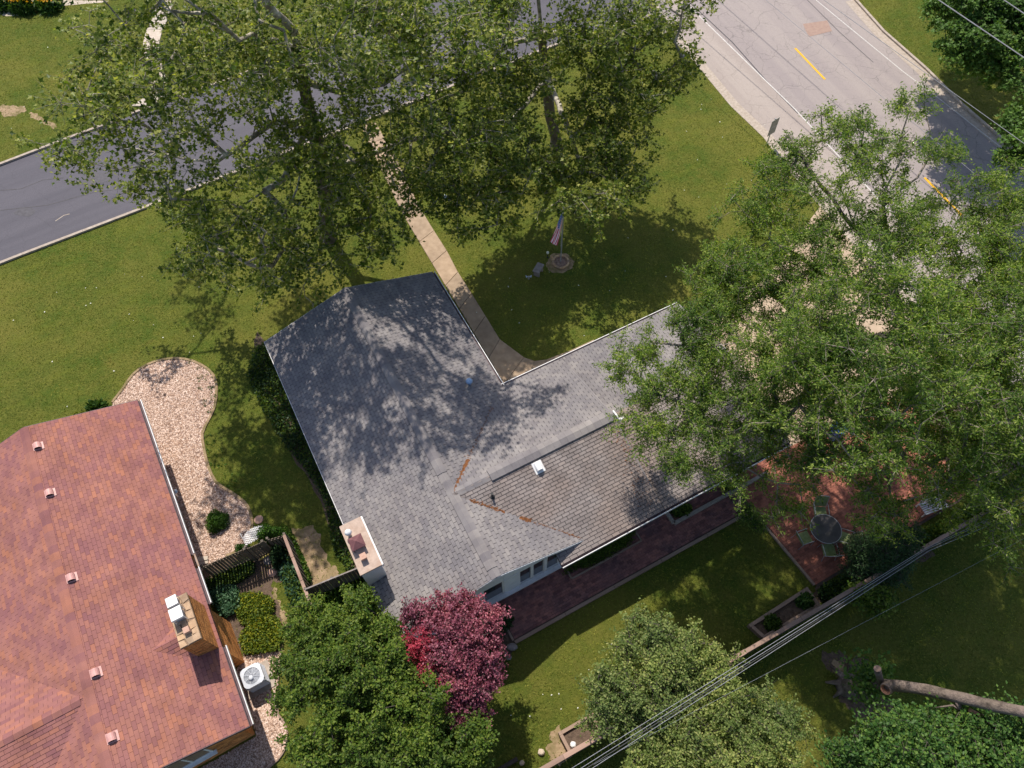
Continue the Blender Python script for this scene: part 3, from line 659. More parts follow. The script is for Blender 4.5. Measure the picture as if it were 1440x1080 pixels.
# ------------------------------------------------------------------ brick paths
pathb = MB().prism([(p.x, p.y) for p in (G(-4.3, 7.15), G(9.2, 7.15), G(9.2, 8.86), G(-4.3, 8.86))], .001, .03).build('brick_path', M['sand']); pathb['kind'] = 'structure'
F1 = Field(pathb, 'brick', 'bricks', M['path_brick'], .21, .105, .008, .022, .022, 300)
zb = .032
pts = lambda *q: [G(s, t, zb) for s, t in q]
F1.region(pts((-4.15, 7.15), (6.95, 7.15), (6.95, 8.8), (-4.15, 8.8)), G(0, 8.8, zb), AX, -BX); F1.finish()
patio = MB().prism([(p.x, p.y) for p in (G(7.1, 7.2), G(18.5, 8.4), G(18.5, 12.7), G(7.35, 12.7))], .001, .024).build('patio', M['sand']); patio['kind'] = 'structure'
F2 = Field(patio, 'brick', 'bricks', M['patio_brick'], .21, .105, .008, .022, .022, 300); zb = .026
F2.region(pts((7.06, 7.2), (16.5, 7.6), (16.5, 12.6), (7.3, 12.6)), G(7, 12.6, zb), AX, -BX); F2.finish()
def timber_run(root, pts, w, h, z0=0.0, seg=2.4, m=None, name='timber'):
    for i in range(len(pts) - 1):
        a, b = Vector(pts[i]), Vector(pts[i + 1]); k = max(1, round((b - a).length / seg))
        for j in range(k):
            p, q = a.lerp(b, j / k), a.lerp(b, (j + 1) / k); d = (q - p).normalized() * .008; p.z = q.z = z0 + h / 2
            MB().bar(p + d, q - d, w, h, tone=random.random()).build(name, m or M['timber'], root)
e = thing('path_edging', G(-4.2, 8.92), 'long low timber edging between the brick path and the back lawn', 'edging')
timber_run(e, [G(-4.2, 8.92), G(6.98, 8.92)], .13, .10)
e = thing('path_edging', G(-4.24, 8.8), 'short timber edging at the left end of the brick path by the grey stone', 'edging')
timber_run(e, [G(-4.22, 7.9), G(-4.22, 8.83)], .08, .08)
e = thing('patio_edging', G(7.0, 8.95), 'timber edging between the salmon patio and the shaded back lawn', 'edging')
timber_run(e, [G(7.02, 9.0), G(7.27, 12.6)], .10, .09)

# ================================================================== THE GREY HOUSE
KP = .32; ZE = 2.7; SR = -4.05; ZRA = ZE + KP * 4.05; TB = 3.9; KB = .335; ZRB = ZE + KB * TB; KG = .215; ZRG = ZE + KG * TB; SG = 2.9; SE = 8.9; TT = 7.4; T0 = -7.0; TBB = 7.8
gh = thing('grey_house', G(-4, 1), 'single storey house with grey shingled roof, two wings and attached garage', 'house')
def zA(s): return ZE + KP * (-s if s > SR else s + 8.1)
def zB(t, k=KB): return ZE + k * (t if t < TB else TBB - t)
deck = MB(); th = .14
def plate(mb, pts, th, mi=0):
    vs = [Vector(p) for p in pts]; n = len(vs); nn = (vs[1] - vs[0]).cross(vs[2] - vs[0])
    if nn.z < 0: vs = vs[::-1]
    lo = [v - Vector((0, 0, th)) for v in vs]
    mb.add(vs + lo, [tuple(range(n)), tuple(range(2 * n - 1, n - 1, -1))] + [(i, n + i, n + (i + 1) % n, (i + 1) % n) for i in range(n)], mi)
plate(deck, [G(-8.1, T0, ZE), G(SR, T0, ZRA), G(SR, TT, ZRA), G(-8.1, TT, ZE)], th)
plate(deck, [G(0, T0, ZE), G(SR, T0, ZRA), G(SR, -SR * KP / KB, ZRA), G(0, 0, ZE)], th)
plate(deck, [G(SR, -SR * KP / KB, ZRA), G(-.4, TT, zA(-.4)), G(SR, TT, ZRA)], th)
plate(deck, [G(0, 0, ZE), G(SG, 0, ZE), G(SG, TB, ZRB), G(-TB * KB / KP, TB, ZRB)], th)
plate(deck, [G(-TB * KB / KP, TB, ZRB), G(SG, TB, ZRB), G(SG, TBB, ZE), G(0, TBB, ZE)], th)
plate(deck, [G(-1.62, 7.25, zB(7.25)), G(0, 7.25, zB(7.25)), G(0, TBB, ZE), G(-1.62, TBB, ZE)], th)
plate(deck, [G(SG + .003, 0, ZE), G(SE, 0, ZE), G(SE, TB, ZRG), G(SG + .003, TB, ZRG)], th)
plate(deck, [G(SG + .003, TB, ZRG), G(SE, TB, ZRG), G(SE, TBB, ZE), G(SG + .003, TBB, ZE)], th)
deck.build('roof_deck', M['felt'], gh)
rf = gh
FA = Field(gh, 'shingle', 'shingles', M['shingle'], .305, .135, .020, .018, .003, 300)
u = AX; vR = (-AX * 1 + Vector((0, 0, KP))).normalized(); vL = (AX + Vector((0, 0, KP))).normalized()
yv = -SR * KP / KB
FA.region([G(0, T0, ZE), G(0, 0, ZE), G(SR, yv, ZRA), G(SR, T0, ZRA)], G(0, T0, ZE), BX * 1, vR) if False else None
def reg(F, pts3, o, v):      # eave direction chosen so that u x v points up
    v = Vector(v).normalized(); u = v.cross(Vector((0, 0, 1))); u = Vector((u.x, u.y, 0)).normalized()
    if u.cross(v).z < 0: u = -u
    F.region(pts3, o, u, v)
reg(FA, [G(0, T0, ZE), G(0, 0, ZE), G(SR, yv, ZRA), G(SR, T0, ZRA)], G(0, T0, ZE), vR)
reg(FA, [G(SR, yv, ZRA), G(-.4, TT, zA(-.4)), G(SR, TT, ZRA)], G(0, T0, ZE), vR)
reg(FA, [G(-8.1, T0, ZE), G(SR, T0, ZRA), G(SR, TT, ZRA), G(-8.1, TT, ZE)], G(-8.1, T0, ZE), vL)
vF = (BX + Vector((0, 0, KB))).normalized(); vK = (-BX + Vector((0, 0, KB))).normalized()
sB = -TB * KB / KP
reg(FA, [G(0, 0, ZE), G(SG, 0, ZE), G(SG, TB, ZRB), G(sB, TB, ZRB)], G(0, 0, ZE), vF)
vF2 = (BX + Vector((0, 0, KG))).normalized()
reg(FA, [G(SG + .02, 0, ZE), G(SE, 0, ZE), G(SE, TB, ZRG), G(SG + .02, TB, ZRG)], G(0, 0, ZE), vF2)
FA.finish()
FW = Field(gh, 'brown_shingle', 'brown_shingles', M['shingle_warm'], .305, .135, .018, .022, .003, 300)
reg(FW, [G(sB, TB, ZRB), G(SG, TB, ZRB), G(SG, TBB, ZE), G(0, TBB, ZE)], G(0, TBB, ZE), vK)
reg(FW, [G(-1.62, 7.25, zB(7.25)), G(-.0, 7.25, zB(7.25)), G(-.0, TBB, ZE), G(-1.62, TBB, ZE)], G(0, TBB, ZE), vK)
vF2 = (BX + Vector((0, 0, KG))).normalized(); vK2 = (-BX + Vector((0, 0, KG))).normalized()
reg(FW, [G(SG + .02, TB, ZRG), G(SE, TB, ZRG), G(SE, TBB, ZE), G(SG + .02, TBB, ZE)], G(0, TBB, ZE), vK2)
FW.finish()
def ridge_vent(a, b, w, h, parent, m, nm='ridge_cap', ex=.30):
    """raised vent along a ridge covered by overlapping cap shingles, each its own piece"""
    a, b = Vector(a), Vector(b); ln = (b - a).length; d = (b - a) / ln; r = d.cross(Vector((0, 0, 1))).normalized(); k = int(ln / ex); dr = w * KP
    for i in range(k):
        p, q = a + d * (ln * i / k), a + d * (ln * (i + 1) / k + .02); z0, z1 = Vector((0, 0, h)), Vector((0, 0, h + .012)); t = random.random()
        mb = MB()
        for sgn in (-1, 1):
            o_ = r * (sgn * w) - Vector((0, 0, dr)); A, B_, Cc, D = p + z1, q + z0, q + o_ + z0, p + o_ + z1
            fl = [(0, 1, 2, 3), (3, 2, 5, 4), (0, 3, 4, 6), (2, 1, 7, 5)]
            if sgn > 0: fl = [f[::-1] for f in fl]
            mb.add([A, B_, Cc, D, D - Vector((0, 0, h + .01)), Cc - Vector((0, 0, h + .01)), A - Vector((0, 0, h)), B_ - Vector((0, 0, h))], fl, 0, t)
        mb.build(nm, m, parent)
ridge_vent(G(SR, T0 + .02, ZRA), G(SR, 2.95, ZRA), .2, .05, gh, M['shingle'])
ridge_vent(G(SR, 2.98, ZRA), G(SR, 4.0, ZRA), .17, .015, gh, M['shingle'])
ridge_vent(G(SR, 4.02, ZRA), G(SR, 7.05, ZRA), .2, .05, gh, M['shingle'])
ridge_vent(G(SR, 7.07, ZRA), G(SR, TT, ZRA), .17, .015, gh, M['shingle'])
ridge_vent(G(sB + .2, TB, ZRB), G(-2.55, TB, ZRB), .17, .015, gh, M['shingle'])
ridge_vent(G(-2.53, TB, ZRB), G(SG - .02, TB, ZRB), .24, .08, gh, M['shingle'])
ridge_vent(G(SG + .25, TB, ZRG), G(SE, TB, ZRG), .2, .05, gh, M['shingle_warm'])
# small parapet step where the higher roof ends over the garage, with its white end flashing
st = MB(); e1 = .06
st.add([G(SG - e1, .9, zB(.9) + .02), G(SG, .9, zB(.9) + .02), G(SG, TB, ZRB + .02), G(SG - e1, TB, ZRB + .02),
        G(SG - e1, .9, zB(.9) - .2), G(SG, .9, zB(.9) - .2), G(SG, TB, ZRG - .1), G(SG - e1, TB, ZRG - .1)], [(0, 1, 2, 3), (1, 5, 6, 2), (0, 3, 7, 4), (4, 7, 6, 5)])
st.add([G(SG - e1, 6.9, zB(6.9) + .02), G(SG, 6.9, zB(6.9) + .02), G(SG, TB, ZRB + .02), G(SG - e1, TB, ZRB + .02),
        G(SG - e1, 6.9, zB(6.9) - .2), G(SG, 6.9, zB(6.9) - .2), G(SG, TB, ZRG - .1), G(SG - e1, TB, ZRG - .1)], [(3, 2, 1, 0), (2, 6, 5, 1), (4, 7, 3, 0), (5, 6, 7, 4)])
st.build('rake_step', M['shingle'], gh)
MB().bar(G(SG + .05, TB - .12, ZRB - .02), G(SG + .10, TB + .34, ZRB - .05), .07, .18).bar(G(SG + .1, TB + .3, ZRB - .12), G(SG + .32, TB + .2, ZRB - .28), .1, .16).build('end_flashing', M['white'], gh)
# eave fascias and gutters
def gutter(root, a, b, side, m=M['white'], w=.11):
    a, b = Vector(a), Vector(b); r = (b - a).normalized().cross(Vector((0, 0, 1))) * side; mb = MB()
    mb.bar(a + r * .012 - Vector((0, 0, .09)), b + r * .012 - Vector((0, 0, .09)), .02, .16, 1)
    mb.bar(a + r * (w * .55) - Vector((0, 0, .12)), b + r * (w * .55) - Vector((0, 0, .12)), w, .012, 1)
    mb.bar(a + r * w - Vector((0, 0, .065)), b + r * w - Vector((0, 0, .065)), .028, .11, 0)
    return mb.build('gutter', [m, M['fascia']], root)
gutter(gh, G(0, T0, ZE), G(0, -.02, ZE), -1); gutter(gh, G(.02, 0, ZE), G(SE, 0, ZE), -1)
gutter(gh, G(-1.62, TBB, ZE), G(SE, TBB, ZE), 1)
gutter(gh, G(-8.1, T0, ZE), G(-8.1, 3.15, ZE), 1, w=.03); gutter(gh, G(-8.1, 5.2, ZE), G(-8.1, TT, ZE), 1, w=.03)
fb = MB()
for a, b in ((G(-8.1, TT + .015, ZE - .07), G(SR, TT + .015, ZRA - .07)), (G(SR, TT + .015, ZRA - .07), G(-.4, TT + .015, zA(-.4) - .07)), (G(-8.1, T0 - .015, ZE - .07), G(SR, T0 - .015, ZRA - .07)), (G(SR, T0 - .015, ZRA - .07), G(0, T0 - .015, ZE - .07)),
             (G(SE + .015, 0, ZE - .07), G(SE + .015, TB, ZRG - .07)), (G(SE + .015, TB, ZRG - .07), G(SE + .015, TBB, ZE - .07))):
    MB().bar(a - Vector((0, 0, .03)), b - Vector((0, 0, .03)), .02, .17).build('rake_board', M['white_siding'], gh)
# walls
wm = MB()
def wallbox(mb, s0, s1, t0, t1, z0, z1, mi=0): mb.hexa([G(s0, t0, z0), G(s1, t0, z0), G(s1, t1, z0), G(s0, t1, z0)][::-1], [G(s0, t0, z1), G(s1, t0, z1), G(s1, t1, z1), G(s0, t1, z1)][::-1], mi)
wallbox(wm, -7.7, -7.55, -6.7, 7.0, 0, 2.65); wallbox(wm, -.55, -.4, -6.7, .5, 0, 2.65); wallbox(wm, -.55, 8.5, .5, .65, 0, 2.55); wallbox(wm, 8.35, 8.5, .65, 7.05, 0, 2.6)
wallbox(wm, -1.2, 8.35, 7.05, 7.2, 0, 2.6); wallbox(wm, -7.55, -.55, -6.7, -6.55, 0, 2.7)
wm.build('wall', M['white_siding'], gh)
# visible gable wall with its windows: vertical siding boards, each a piece
wins = [(-1.9, -1.25, 1), (-3.05, -1.95, 1), (-4.6, -3.72, 1), (-5.9, -4.85, 1)]
def ztop(s): return zA(s) - .16
s = -7.7
while s < -1.2:
    s1 = min(s + .40, -1.2); zb_ = 2.3 if s > -6.3 else .02
    for q0, q1 in ((s + .004, s1 - .004),):
        MB().hexa([G(q0, 7.05, zb_), G(q1, 7.05, zb_), G(q1, 7.2, zb_), G(q0, 7.2, zb_)][::-1], [G(q0, 7.05, ztop(q0)), G(q1, 7.05, ztop(q1)), G(q1, 7.2, ztop(q1)), G(q0, 7.2, ztop(q0))][::-1], 0).build('siding_board', M['white_siding'], gh)
    s += .40
lo = MB(); wallbox(lo, -6.3, -1.2, 7.05, 7.2, 0, .55); lo.build('wall', M['white_siding'], gh)
sill = MB(); wallbox(sill, -6.3, -1.15, 7.2, 7.36, .50, .60); sill.build('sill_ledge', M['white'], gh)
for a, b in ((-6.3, -5.9), (-4.85, -4.6), (-3.72, -3.05), (-1.98, -1.9), (-1.33, -1.2)):
    MB_ = MB(); wallbox(MB_, a, b, 7.05, 7.215, .55, 2.3); MB_.build('wall_panel', M['white_siding'], gh)
for a, b in ((-5.9, -4.85), (-4.6, -3.72), (-3.08, -2.5), (-2.5, -1.95), (-1.9, -1.30)):
    f = MB(); wallbox(f, a, a + .06, 7.1, 7.19, .6, 2.3); wallbox(f, b - .06, b, 7.1, 7.19, .6, 2.3); wallbox(f, a + .06, b - .06, 7.1, 7.19, 2.24, 2.3); wallbox(f, a + .06, b - .06, 7.1, 7.19, .6, .67)
    w = f.build('window', M['white'], gh); gl = MB(); wallbox(gl, a + .06, b - .06, 7.12, 7.14, .67, 2.24); gl.build('pane', M['glass'], w)
# chimney of the grey house
gc = MB(); wallbox(gc, -8.16, -7.42, 3.22, 5.15, 0, 4.12); ch = gc.build('chimney', M['white_siding'], gh)
gt = MB(); wallbox(gt, -8.2, -7.38, 3.18, 5.19, 4.12, 4.20); gt.build('chimney_crown', M['stucco'], ch)
rim = MB(); wallbox(rim, -7.38, -7.33, 3.18, 5.19, 3.98, 4.19); rim.build('crown_trim', M['white'], ch)
c = G(-7.98, 3.66, 4.2)
MB().lathe(c, [(.07, 0), (.07, .22), (.11, .24), (.13, .30), (.10, .37), (.03, .41)], 14).build('flue_cap', M['white'], ch, smooth=True)
c = G(-7.85, 4.13, 4.2); mb = MB()
R_ = Matrix.Rotation(TH, 3, 'Z')
def pyr(mb, c, a, h, z0, mi=0):
    q = [c + R_ @ Vector((x * a, y * a, z0)) for x, y in ((-1, -1), (1, -1), (1, 1), (-1, 1))] + [c + Vector((0, 0, z0 + h))]
    mb.add(q, [(0, 1, 4), (1, 2, 4), (2, 3, 4), (3, 0, 4), (3, 2, 1, 0)], mi)
mb.box(c + Vector((0, 0, .12)), (.30, .30, .24), TH, 0); pyr(mb, c, .25, .16, .28)
for x, y in ((-.2, -.2), (.2, -.2), (.2, .2), (-.2, .2)): mb.box(c + R_ @ Vector((x, y, .14)), (.03, .03, .28), TH)
mb.build('pyramid_cap', M['maroon'], ch)
c = G(-7.84, 4.68, 4.2); mb = MB().box(c + Vector((0, 0, .10)), (.17, .17, .20), TH); mb.box(c + Vector((0, 0, .225)), (.22, .22, .05), TH); mb.build('clay_flue', M['clay'], ch)
# roof fittings
c = G(-1.25, -.48, zA(-1.25)); MB().lathe(c, [(.05, -.1), (.05, .22), (.12, .24), (.15, .30), (.12, .38), (.05, .43)], 14).build('turbine_cap', M['blue_cap'], gh, smooth=True)
c = G(-.72, 4.42, zB(4.42)); Rb = Matrix((AX, BX, Vector((0, 0, 1)))).transposed(); Rb.col[2] = AX.cross(BX) * -1 if False else Rb.col[2]
mb = MB().box(c + Vector((0, 0, .02)), (.40, .46, .02), TH, 0, Matrix.Rotation(TH, 3, 'Z') @ Matrix.Rotation(math.atan(KB), 3, 'X'))
for k in range(8):
    a0, a1 = pi * k / 8, pi * (k + 1) / 8; yy = .17
    q = [c + Vector((0, 0, .05)) + AX * (.13 * cos(x)) + BX * y_ + Vector((0, 0, .12 * sin(x))) for x in (a0, a1) for y_ in (-yy, yy)]
    mb.add(q, [(0, 1, 3, 2)])
mb.add([c + Vector((0, 0, .05)) + AX * (.13 * cos(pi * k / 8)) + BX * (-.17) + Vector((0, 0, .12 * sin(pi * k / 8))) for k in range(9)], [tuple(range(8, -1, -1))])
mb.build('box_vent', M['white'], gh)
c = G(-2.78, 4.62, zB(4.62)); MB().lathe(c, [(.11, -.03), (.09, .03), (.045, .05), (.045, .28), (.05, .3)], 12).build('vent_pipe', M['black'], gh)
# debris lying in the roof valleys
def debris(a, b, n, w, name='valley_debris', parent=gh, s=.045):
    a, b = np.array(a), np.array(b); t = RNG.uniform(0, 1, n) ** 1.0; wd = RNG.normal(size=n) * w * (.4 + .6 * np.sin(t * 14) ** 2)
    d = (b - a) / np.linalg.norm(b - a); sd_ = np.cross(d, [0, 0, 1.]); pos = a + (b - a) * t[:, None] + sd_ * wd[:, None]; pos[:, 2] += .018 + np.abs(wd) * .18
    k = n; r = RNG.uniform(.4, 1.2, k) * s; an = RNG.uniform(0, 6.28, k); V = np.zeros((k, 4, 3))
    for j in range(4): V[:, j] = pos + np.stack([np.cos(an + j * 1.571) * r, np.sin(an + j * 1.571) * r * .5, RNG.uniform(0, .012, k)], 1)
    o = np_mesh(name, V.reshape(-1, 3), 4, np.arange(k * 4).reshape(-1, 4), [M['rust_debris']], parent, tone=np.repeat(RNG.random(k), 4)); o['kind'] = 'stuff'
debris(G(-3.95, yv, ZRA - .03), G(-2.9, 2.9 * KP / KB, zA(-2.9)), 800, .04)
debris(G(-3.0, 3.0 * KP / KB, zA(-3.0)), G(-.9, .86, zA(-.9)), 130, .06, s=.03)
debris(G(-3.6, 7.8 - 3.6 * KP / KB, zA(-3.6)), G(-2.6, 7.8 - 2.6 * KP / KB, zA(-2.6)), 150, .05)
debris(G(-2.2, 7.8 - 2.2 * KP / KB, zA(-2.2)), G(-1.9, 7.8 - 1.9 * KP / KB, zA(-1.9)), 130, .05)
debris(G(-1.9, 7.8 - 1.9 * KP / KB, zA(-1.9)), G(-.5, 7.8 - .5 * KP / KB, zA(-.5)), 100, .03, s=.03)
debris(G(2.7, 4.4, zB(4.4)), G(2.3, 7.4, zB(7.4)), 160, .35, 'fallen_twigs', s=.03)

# ================================================================== THE RED HOUSE
rh = thing('red_house', G2(-3.9, 7), 'brick house with red blended shingle roof and tall end chimney', 'house')
RS = -3.93; ZRR = 4.0; KR = (ZRR - ZE) / 3.93; T1 = 14.33
dk = MB()
plate(dk, [G2(0, 0, ZE), G2(0, T1, ZE), G2(RS, T1, ZRR), G2(RS, 0, ZRR)], .14)
plate(dk, [G2(-7.86, 0, ZE), G2(-7.86, T1, ZE), G2(RS, T1, ZRR), G2(RS, 0, ZRR)], .14)
ZC = 3.93; TC = 11.19; KC = .33; half = (ZC - ZE) / KC; SJ = RS - (ZRR - ZC) / KR
cgz = lambda t: ZC - KC * abs(t - TC)
plate(dk, [G2(SJ, TC, ZC), G2(-14, TC, ZC), G2(-14, TC - half, ZE), G2(-7.86, TC - half, ZE)], .14)
plate(dk, [G2(SJ, TC, ZC), G2(-14, TC, ZC), G2(-14, TC + half, ZE), G2(-7.86, TC + half, ZE)], .14)
dk.build('roof_deck', M['red_felt'], rh)
FR = Field(rh, 'shingle', 'shingles', M['red_shingle'], .30, .14, .009, .014, .003, 300, 14)
reg(FR, [G2(0, 0, ZE), G2(0, T1, ZE), G2(RS, T1, ZRR), G2(RS, 0, ZRR)], G2(0, 0, ZE), -AX2 + Vector((0, 0, KR)))
vl = AX2 + Vector((0, 0, KR))
reg(FR, [G2(-7.86, 0, ZE), G2(-7.86, TC - half, ZE), G2(SJ, TC, ZC), G2(RS, TC, ZRR), G2(RS, 0, ZRR)], G2(-7.86, 0, ZE), vl)
reg(FR, [G2(RS, TC, ZRR), G2(RS, T1, ZRR), G2(RS - (ZRR - cgz(T1)) / KR, T1, cgz(T1)), G2(SJ, TC, ZC)], G2(-7.86, 0, ZE), vl)
reg(FR, [G2(SJ, TC, ZC), G2(-14, TC, ZC), G2(-14, TC - half, ZE), G2(-7.86, TC - half, ZE)], G2(0, TC - half, ZE), BX2 + Vector((0, 0, KC)))
reg(FR, [G2(SJ, TC, ZC), G2(-14, TC, ZC), G2(-14, TC + half, ZE), G2(-7.86, TC + half, ZE)], G2(0, TC + half, ZE), -BX2 + Vector((0, 0, KC)))
# saddle behind the chimney
sdl = [(-.75, 9.75), (-.75, 11.4), (-1.75, 10.57)]
zR = lambda s: ZE + KR * -s
pa, pb, pc, pt_ = G2(-.75, 9.8, zR(-.75)), G2(-.75, 11.5, zR(-.75)), G2(-1.95, 10.62, zR(-1.95)), G2(-.75, 10.62, zR(-.75) + .40)
sm = MB(); sm.add([pa, pb, pc, pt_], [(0, 3, 2), (1, 2, 3), (0, 1, 3)]); sm.build('saddle', M['red_felt'], rh)
for a, b, c_ in ((pa, pt_, pc), (pb, pt_, pc)):
    v = (pt_ - (a + c_) / 2); v.z = 0; nrm = (b - a).cross(c_ - a).normalized()
    if nrm.z < 0: nrm = -nrm
    hz = (c_ - a).normalized(); uu = Vector((-nrm.y, nrm.x, 0)).normalized(); vv = nrm.cross(uu).normalized()
    FR.region([a + nrm * .004, b + nrm * .004, c_ + nrm * .004], a + nrm * .004, uu, vv)
FR.finish()
ridge_vent(G2(RS, 0.02, ZRR), G2(RS, T1, ZRR), .17, .02, rh, M['red_shingle']); ridge_vent(G2(SJ - .1, TC, ZC), G2(-13, TC, ZC), .17, .02, rh, M['red_shingle'])
for a, b in ((.0, 7.62), (8.2, 9.72), (11.42, T1)): gutter(rh, G2(0, a + .01, ZE), G2(0, b, ZE), -1, w=.13)
dsp = MB().bar(G2(.13, 7.65, ZE - .05), G2(.13, 8.2, ZE - .07), .06, .05); dsp.build('gutter_joint', M['timber'], rh)
mb = MB()
for a, b in ((G2(0, T1 + .015, ZE - .08), G2(RS, T1 + .015, ZRR - .08)), (G2(RS, T1 + .015, ZRR - .08), G2(-7.86, T1 + .015, ZE - .08)), (G2(0, -.015, ZE - .08), G2(RS, -.015, ZRR - .08)), (G2(RS, -.015, ZRR - .08), G2(-7.86, -.015, ZE - .08))): MB().bar(a, b, .025, .16).build('rake_board', M['fascia'], rh)
wb = MB()
def wb2(mb, s0, s1, t0, t1, z0, z1, mi=0): mb.hexa([G2(s0, t0, z0), G2(s1, t0, z0), G2(s1, t1, z0), G2(s0, t1, z0)][::-1], [G2(s0, t0, z1), G2(s1, t0, z1), G2(s1, t1, z1), G2(s0, t1, z1)][::-1], mi)
wb2(wb, -.72, -.6, .4, 14.0, 0, 2.75); wb2(wb, -7.3, -.72, 13.85, 14.0, 0, 2.62); wb2(wb, -7.3, -.72, .4, .55, 0, 2.62); wb2(wb, -7.4, -7.28, .4, 14, 0, 2.6)
wb.add([G2(-.72, 14.0, 2.62), G2(-7.1, 14.0, 2.62), G2(RS, 14.0, 3.85), G2(-.72, 13.85, 2.62), G2(-7.1, 13.85, 2.62), G2(RS, 13.85, 3.85)], [(0, 2, 1), (3, 4, 5), (0, 3, 5, 2)])
wb2(wb, -13, -7.4, TC - half + .4, TC + half - .4, 0, 2.55)
wb.build('wall', M['mortar'], rh)
FB = Field(rh, 'brick', 'bricks', M['orange_brick'], .21, .072, .010, .012, .012, 300)
zv = Vector((0, 0, 1))
holes = [(-x1, -x0, .88, 2.12) for x0, x1 in ()]
oW = G2(0, 14.0, 0); FB.region([G2(-.6, 14.0, 0), G2(-7.2, 14.0, 0), G2(-7.2, 14.0, 2.6), G2(-.6, 14.0, 2.6)], oW, AX2, zv, holes=[(-3.3, -1.75, .82, 2.2), (-5.2, -3.6, .82, 2.2)])
FB.region([G2(-.6, .4, 0), G2(-.6, 9.7, 0), G2(-.6, 9.7, 2.7), G2(-.6, .4, 2.7)], G2(-.6, 0, 0), -BX2, zv)
FB.region([G2(-.6, 11.4, 0), G2(-.6, 14, 0), G2(-.6, 14, 2.7), G2(-.6, 11.4, 2.7)], G2(-.6, 0, 0), -BX2, zv)
FB.finish()
for a, b in ((-3.25, -1.8), (-5.15, -3.65)):
    f = MB(); wb2(f, a, a + .07, 13.95, 14.03, .9, 2.15); wb2(f, b - .07, b, 13.95, 14.03, .9, 2.15); wb2(f, a + .07, b - .07, 13.95, 14.03, 2.08, 2.15); wb2(f, a + .07, b - .07, 13.95, 14.03, .9, .97); wb2(f, (a + b) / 2 - .03, (a + b) / 2 + .03, 13.95, 14.03, .97, 2.08)
    w = f.build('window', M['white'], rh); gl = MB(); wb2(gl, a + .07, (a + b) / 2 - .03, 13.97, 13.99, .97, 2.08); gl.build('pane', M['glass'], w)
    gl = MB(); wb2(gl, (a + b) / 2 + .03, b - .07, 13.97, 13.99, .97, 2.08); gl.build('pane', M['glass'], w)
    sl_ = MB(); wb2(sl_, a - .08, b + .08, 14.0, 14.14, .82, .895); sl_.build('sill', M['white'], w)
# chimney
ZT = 4.35; cs0, cs1, ct0, ct1 = -.76, -.10, 9.74, 11.42
cb = MB(); wb2(cb, cs0 + .012, cs1 - .012, ct0 + .012, ct1 - .012, 0, ZT); rc = cb.build('chimney', M['mortar'], rh)
FC = Field(rc, 'brick', 'chimney_bricks', M['orange_brick'], .21, .072, .010, .012, .012, 300)
FC.region([G2(cs1 - .012, ct0, 0), G2(cs1 - .012, ct1, 0), G2(cs1 - .012, ct1, ZT), G2(cs1 - .012, ct0, ZT)], G2(cs1 - .012, ct0, 0), -BX2, zv)
FC.region([G2(cs0, ct1 - .012, 0), G2(cs1, ct1 - .012, 0), G2(cs1, ct1 - .012, ZT), G2(cs0, ct1 - .012, ZT)], G2(cs0, ct1 - .012, 0), AX2, zv)
FC.region([G2(cs0, ct0 + .012, 2.9), G2(cs1, ct0 + .012, 2.9), G2(cs1, ct0 + .012, ZT), G2(cs0, ct0 + .012, ZT)], G2(cs0, ct0 + .012, 0), -AX2, zv)
FC.finish()
cap = MB(); wb2(cap, cs0 - .03, cs1 + .03, ct0 - .03, ct1 + .03, ZT, ZT + .05); cp = cap.build('chimney_crown', M['mortar'], rc)
xs = [cs0 - .03, -.55, -.3, cs1 + .03]; ys = [ct0 - .03, 10.02, 10.36, 10.68, 10.98, 11.2, ct1 + .03]
for i in range(3):
    for j in range(6):
        jx = lambda a, k: a + (random.uniform(-.05, .05) if k else 0)
        q = [G2(jx(xs[i], i), jx(ys[j], j)), G2(jx(xs[i + 1], i < 2), jx(ys[j], j)), G2(jx(xs[i + 1], i < 2), jx(ys[j + 1], j < 5)), G2(jx(xs[i], i), jx(ys[j + 1], j < 5))]
        ctr = sum(q, Vector()) / 4; q = [v + (ctr - v) * .09 for v in q]
        MB().prism([(v.x, v.y) for v in q], ZT + .05, ZT + .075 + random.uniform(0, .012), tone=random.random()).build('flagstone', M['flag_stone'], cp)
R2 = Matrix.Rotation(TH2, 3, 'Z')
for (s_, t_, sx, sy, zt) in ((-.50, 9.92, .36, .34, .34), (-.47, 10.42, .40, .42, .42)):
    c = G2(s_, t_, ZT + .07); mb = MB()
    mb.box(c + Vector((0, 0, zt)), (sx, sy, .03), TH2); mb.box(c + Vector((0, 0, zt / 2 - .02)), (sx * .7, sy * .7, zt - .06), TH2, 1)
    for x, y in ((-1, -1), (1, -1), (1, 1), (-1, 1)): mb.box(c + R2 @ Vector((x * sx * .45, y * sy * .45, zt / 2)), (.02, .02, zt), TH2)
    mb.box(c + R2 @ Vector((0, -sy / 2, zt - .05)), (sx, .015, .08), TH2)
    mb.build('flue_hood', [M['white'], M['ac_dark']], rc)
c = G2(-.40, 11.0, ZT + .07); mb = MB().box(c + Vector((0, 0, .09)), (.2, .2, .18), TH2); mb.build('clay_flue', M['clay'], rc)
